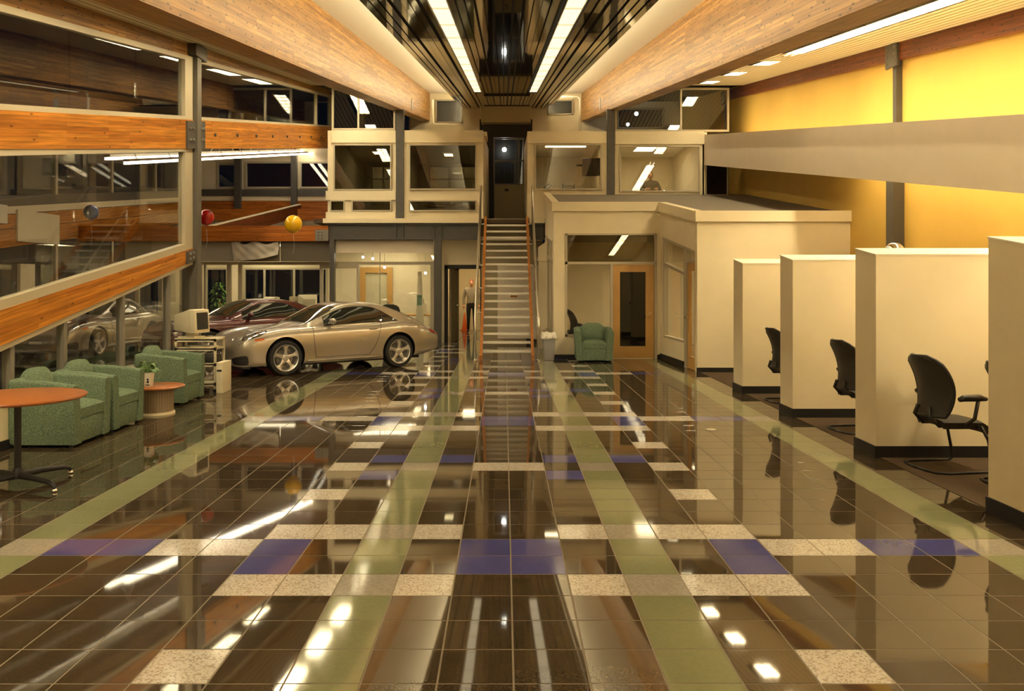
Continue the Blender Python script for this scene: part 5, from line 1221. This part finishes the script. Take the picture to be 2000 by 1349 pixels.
obj('liner', MB().grid(rows), M['paper'], t, smooth=True, world=False)
# lower office contents
def desk(label, x0, x1, y0, y1, z=.74, f0=0):
    t = thing('office_desk', label, 'desk', ((x0+x1)/2, (y0+y1)/2, 0)); obj('desk_top', MB().box(x0, x1, y0, y1, z-.035, z), M['doorwood'], t)
    for x in (x0+.05, x1-.1): obj('side_panel', MB().box(x, x+.05, y0+.05, y1-.05, f0, z-.035), M['cream'], t)
    return t
desk('desk with two pale computers behind the maroon car', -7.2, -4.9, 23.2, 24.0)
crt('crt_monitor', 'pale computer monitor on the office desk, partly behind the maroon car', (-6.55, 23.5, .74), math.radians(150), 1.2)
crt('crt_monitor', 'pale computer monitor on the office desk above the silver windscreen', (-5.6, 23.5, .74), math.radians(200), 1.35)
t = thing('document_box', 'pale box with a black padlock emblem on the office desk', 'box', (-5.95, 23.75, .74)); obj('carton', MB().box(-.2, .2, -.12, .12, 0, .5), M['plastic'], t, world=False)
obj('emblem', MB().box(-.05, .05, -.126, -.119, .18, .28).tube([(-.035, -.123, .28), (-.035, -.123, .34), (0, -.123, .37), (.035, -.123, .34), (.035, -.123, .28)], .010, 6), M['black'], t, world=False)
desk('desk in the office corner behind the tail of the silver car', -3.0, -2.05, 23.3, 24.2)
task_chair('dark office chair behind the tail of the silver car', (-3.1, 22.98), math.radians(80), False)
t = thing('display_stand', 'slim pale display stand with a green sign in the office corner', 'stand', (XW(820, 23.05), 23.05, 0))
obj('pole', MB().hexa([(-.13, -.05, 0), (.13, -.05, 0), (.13, .05, 0), (-.13, .05, 0), (-.05, -.03, 1.95), (.05, -.03, 1.95), (.05, .03, 1.95), (-.05, .03, 1.95)]), M['plastic'], t, world=False); obj('sign', MB().box(-.07, .06, -.06, -.045, 1.0, 1.3), mat('green_sign', (.12, .25, .14), .5), t, world=False)
t = thing('shopping_bag', 'pale bag with handles on the corner office desk', 'bag', (-2.35, 23.6, .74)); obj('bag_body', MB().hexa([(-.14, -.06, 0), (.14, -.06, 0), (.14, .06, 0), (-.14, .06, 0), (-.14, -.04, .32), (.14, -.04, .32), (.14, .04, .32), (-.14, .04, .32)]), M['paper'], t, world=False); obj('handle', MB().tube([(-.06, -.06, .30), (-.05, -.07, .42), (0, -.07, .46), (.05, -.07, .42), (.06, -.06, .30)], .010, 6), M['black'], t, world=False)
# upper office contents
desk('desk in the upper office with stacked letter trays', .85, 2.6, 23.4, 24.1, MF+.74, MF)
t = thing('letter_trays', 'dark stack of letter trays on the upper office desk', 'trays', (XW(1110, 23.6), 23.6, MF+.74))
for k in range(5): obj('tray', MB().box(-.17, .17, -.12, .12, k*.075, k*.075+.012).box(-.17, -.155, -.12, .12, k*.075, k*.075+.065).box(.155, .17, -.12, .12, k*.075, k*.075+.065), M['blackplastic'], t, world=False)
task_chair('dark chair back showing in the corner of the upper office window', (.98, 22.95), math.radians(200), False).location.z = MF
t = thing('wall_television', 'dark television on a bracket high in the upper office', 'television', (2.55, 23.5, MF+1.35)); obj('housing', MB().hexa([(-.35, -.1, -.05), (.15, -.25, -.05), (.15, .35, 0), (-.25, .3, 0), (-.35, -.1, .45), (.15, -.25, .45), (.15, .35, .4), (-.25, .3, .4)]), M['blackplastic'], t, world=False, bevel=.02); obj('bracket', MB().box(.1, .25, -.03, .03, .1, .2), M['steel2'], t, world=False); obj('shelf_arm', MB().box(-.5, -.3, -.1, .1, .25, .28), M['blackplastic'], t, world=False)
desk('desk in the upper office below the seated figure', 3.0, 4.9, 22.75, 23.2, MF+.74, MF)
desk('desk in the upper office beside the stair head', -2.6, -.8, 26.3, 27.1, MF+.74, MF)
crt('crt_monitor', 'dark-backed monitor far back in the upper office beside the stair head', (-1.55, 26.6, MF+.74), math.radians(180), 1.0)
t = thing('paper_stack', 'white paper pile on the desk of the upper office below the seated figure', 'papers', (3.3, 22.98, MF+.74))
for k in range(4): obj('sheet_bundle', MB().box(-.2+.02*k, .2+.02*k, -.13, .13, k*.03, k*.03+.025), M['paper'], t, world=False)
t = thing('red_case', 'small red case lying on the upper office roof', 'case', (XW(1050, 24), 24, UZ)); obj('case_body', MB().box(-.12, .12, -.1, .1, 0, .09), mat('red_plastic', (.4, .02, .015), .5), t, world=False, bevel=.01)
# ficus in the lower office
t = thing('potted_ficus', 'bushy ficus in a pot at the narrow lower office window', 'plant', (XW(432, 25.4), 25.3, 0))
obj('pot', MB().lathe([(.13, 0), (.17, .28), (.18, .3), (.15, .3)], 24), M['black'], t, smooth=True, angle=40, world=False); obj('trunk', MB().tube([(0, 0, .28), (.02, .01, .7), (-.01, .0, 1.1)], .018, 8), M['stringer'], t, world=False)
lf = MB()
for k in range(150):
    a = random.uniform(0, 6.28); r = .32*math.sqrt(random.random()); z = random.uniform(.75, 1.65); r *= math.sin(math.pi*min(.95, max(.1, (z-.65)/1.1)))
    leaf(lf, (r*math.cos(a), r*math.sin(a), z), (math.cos(a), math.sin(a), random.uniform(-.3, .5)), .12, .03, .6)
tag(obj('foliage', lf, M['leaf'], t, world=False), kind='stuff')
# display leaflet frame etc. behind the stair
top('wall_plaque', MB().box(XW(997, 22.5), XW(1010, 22.5), 22.52, 22.55, ZW(580, 22.5), ZW(577, 22.5)), M['laminate'], 'small brown plaque on the pale panel behind the stair', 'plaque')
# ================================================================== PEOPLE
def person(name, label, loc, rz, joints, shirt, trousers, hair, headr=.105, face_to=None):
    t = thing(name, label, 'person', loc, rz)
    J = joints
    edges = [('pelvis', 'waist'), ('waist', 'chest'), ('chest', 'neck'), ('neck', 'headb')]
    for s in 'lr': edges += [('chest', 'sh'+s), ('sh'+s, 'el'+s), ('el'+s, 'wr'+s), ('pelvis', 'hip'+s), ('hip'+s, 'kn'+s), ('kn'+s, 'an'+s), ('an'+s, 'toe'+s)]
    rad = dict(pelvis=.135, waist=.125, chest=.15, neck=.055, headb=.05, sh=.075, el=.048, wr=.033, hip=.092, kn=.062, an=.045, toe=.04)
    names = list(J); idx = {n: i for i, n in enumerate(names)}
    me = bpy.data.meshes.new('body'); me.from_pydata([J[n] for n in names], [(idx[a], idx[b]) for a, b in edges], []); me.update()
    o = bpy.data.objects.new('body', me); C.objects.link(o)
    md = o.modifiers.new('skin', 'SKIN'); sv = me.skin_vertices[0].data
    for n in names:
        r = rad.get(n, rad.get(n[:-1], .05)); k = 1.15 if n in ('chest', 'waist', 'pelvis') else 1; sv[idx[n]].radius = (r*k, r*(.82 if n in ('chest', 'waist', 'pelvis') else 1)); sv[idx[n]].use_root = n == 'pelvis'
    o.modifiers.new('sub', 'SUBSURF').levels = 2
    m2 = ev_mesh(o); bpy.data.objects.remove(o)
    m2.materials.clear(); [m2.materials.append(q) for q in (shirt, trousers, M['skin'], M['black'])]
    pz_ = J['pelvis'][2]; nk = J['neck'][2]
    wl1, wr1 = Vector(J['wrl']), Vector(J['wrr'])
    knee_h = min(J['hipl'][2], J['pelvis'][2])
    for p in m2.polygons:
        c_ = p.center; i = 0
        if c_.z < pz_+.03 and abs(c_.x) < .24: i = 1
        if c_.z < pz_-.12: i = 1
        if (c_-wl1).length < .05 or (c_-wr1).length < .05: i = 2
        if c_.z > nk+.01: i = 2
        if c_.z < .085 and pz_ > .7: i = 3
        p.material_index = i; p.use_smooth = True
    bo = obj('body', m2, None, t, world=False)
    hx, hy, hz = J['head']
    mb = MB(); rows = []
    for a in range(17):
        th = math.pi*a/16; row = []
        for b in range(25):
            ph = 2*math.pi*b/24; x = .075*math.sin(th)*math.sin(ph); y = -.095*math.sin(th)*math.cos(ph); z = .12*math.cos(th)
            if z < 0: x *= 1-.28*(-z/.12)**1.5; y *= 1-.12*(-z/.12)
            f = math.cos(ph) if math.cos(ph) > 0 else 0
            y -= .022*f**14*math.exp(-((z+.01)/.03)**2) ; y += .008*math.exp(-((abs(x)-.032)/.014)**2-((z-.018)/.014)**2)*f
            row.append((hx+x, hy+y, hz+z))
        rows.append(row)
    mb.grid(rows, flip=True); obj('head', mb, M['skin'], t, smooth=True, world=False); hd_ = t.children[-1]
    for s in (-1, 1):
        obj('eye', MB().lathe([(.011*math.sin(math.pi*k/8), -.011*math.cos(math.pi*k/8)) for k in range(9)], 10, (hx+s*.031, hy-.083, hz+.018), caps=False), M['black'], hd_, world=False)
        obj('ear', MB().lathe([(.0, -.03), (.014, -.02), (.016, 0), (.014, .02), (0, .03)], 8, (hx+s*.075, hy+.01, hz), caps=False), M['skin'], hd_, world=False)
    obj('mouth', MB().box(hx-.022, hx+.022, hy-.088, hy-.078, hz-.058, hz-.05), mat('lips', (.35, .1, .08), .5), hd_, world=False)
    hr = MB(); rows = []
    for a in range(10):
        th = math.pi*.56*a/9; row = []
        for b in range(25):
            ph = 2*math.pi*b/24; lim = .55+.45*(1-max(0, math.cos(ph)))
            t_ = th*lim; row.append((hx+.082*math.sin(t_)*math.sin(ph), hy+.006-.1*math.sin(t_)*math.cos(ph), hz+.006+.126*math.cos(t_)))
        rows.append(row)
    hr.grid(rows, flip=True); obj('hair', hr, hair, t, smooth=True, world=False)
    for s in 'lr':
        w_ = Vector(J['wr'+s]); e = Vector(J['el'+s]); d = (w_-e).normalized(); sx = 1 if s == 'l' else -1
        side = Vector((0, -1, 0)) if abs(d.y) < .7 else Vector((1, 0, 0)); nrm = d.cross(side).normalized()
        hm = MB(); hm.tube([w_-d*.01, w_+d*.04, w_+d*.09], [.026, .036, .033], 8)
        for q in range(4):
            o_ = side*(-.028+.018*q); L = (.062, .074, .07, .055)[q]; b0 = w_+d*.085+o_
            hm.tube([b0, b0+d*L*.5, b0+d*L*.85+nrm*.012], [.0095, .009, .007], 6)
        b0 = w_+d*.03-side*.03; hm.tube([b0, b0+d*.03-side*.02, b0+d*.06-side*.022], [.011, .010, .008], 6)
        obj('hand', hm, M['skin'], t, smooth=True, world=False)
    return t
knit = mat('grey_sweater_knit', (.30, .26, .20), .9, noise=.2, nscale=60); darkc = mat('dark_trousers', (.014, .014, .018), .8); brownhair = mat('brown_hair', (.09, .035, .02), .6); redhair = mat('reddish_hair', (.22, .05, .03), .6)
stand = dict(pelvis=(0, 0, .93), waist=(0, 0, 1.08), chest=(0, .01, 1.30), neck=(0, .005, 1.47), headb=(0, -.005, 1.54), head=(0, -.015, 1.61))
for s, n in ((1, 'l'), (-1, 'r')):
    stand.update({'sh'+n: (s*.19, .01, 1.40), 'el'+n: (s*.26, .03, 1.12), 'wr'+n: (s*.25, -.05, .88), 'hip'+n: (s*.095, 0, .88), 'kn'+n: (s*.10, -.01, .49), 'an'+n: (s*.105, .02, .08), 'toe'+n: (s*.115, -.12, .035)})
person('person', 'man in a grey sweater and dark trousers standing in the bright corridor', (XW(921, 26.9), 26.9, 0), math.radians(0), stand, knit, darkc, redhair)
sit = dict(pelvis=(0, .05, .52), waist=(0, .06, .68), chest=(0, .03, .90), neck=(0, 0, 1.07), headb=(0, -.01, 1.13), head=(0, -.03, 1.20))
for s, n in ((1, 'l'), (-1, 'r')):
    sit.update({'sh'+n: (s*.20, .02, .99), 'el'+n: (s*.28, -.06, .78), 'wr'+n: (s*.15, -.26, .79), 'hip'+n: (s*.1, .02, .50), 'kn'+n: (s*.12, -.40, .50), 'an'+n: (s*.12, -.40, .09), 'toe'+n: (s*.12, -.54, .04)})
olive = mat('olive_shirt', (.06, .055, .04), .9)
PERS2 = person('person', 'figure in a dark olive shirt sitting behind the wide upper office window', (XW(1270, 23.85), 23.85, MF+.16), 0, sit, olive, darkc, brownhair)  # figure stands in for the viewer's reflection in the glass
t = thing('office_stool', 'stool under the seated figure in the upper office', 'stool', (XW(1270, 23.85), 23.92, MF)); obj('seat', MB().lathe([(.0, .52), (.2, .52), (.21, .54), (.2, .56), (0, .56)], 28, caps=False), M['blackplastic'], t, smooth=True, angle=40, world=False); obj('pole', MB().cyl((0, 0, .03), (0, 0, .52), .025, n=12), M['chrome'], t, world=False); obj('foot', MB().lathe([(.2, 0), (.2, .02), (.03, .04)], 24), M['blackplastic'], t, world=False)
t = thing('desk_lamp', 'small bright desk lamp beside the seated figure in the upper window', 'lamp', (XW(1297, 22.95), 22.95, MF+.74)); obj('base', MB().lathe([(.05, 0), (.05, .015), (.01, .02)], 16), M['black'], t, world=False); obj('bulb', MB().lathe([(0, .03), (.03, .04), (.04, .07), (.02, .1), (0, .11)], 14, caps=False), M['e_small'], t, world=False)  # glowing bulb added in place of a flash reflection in the pane
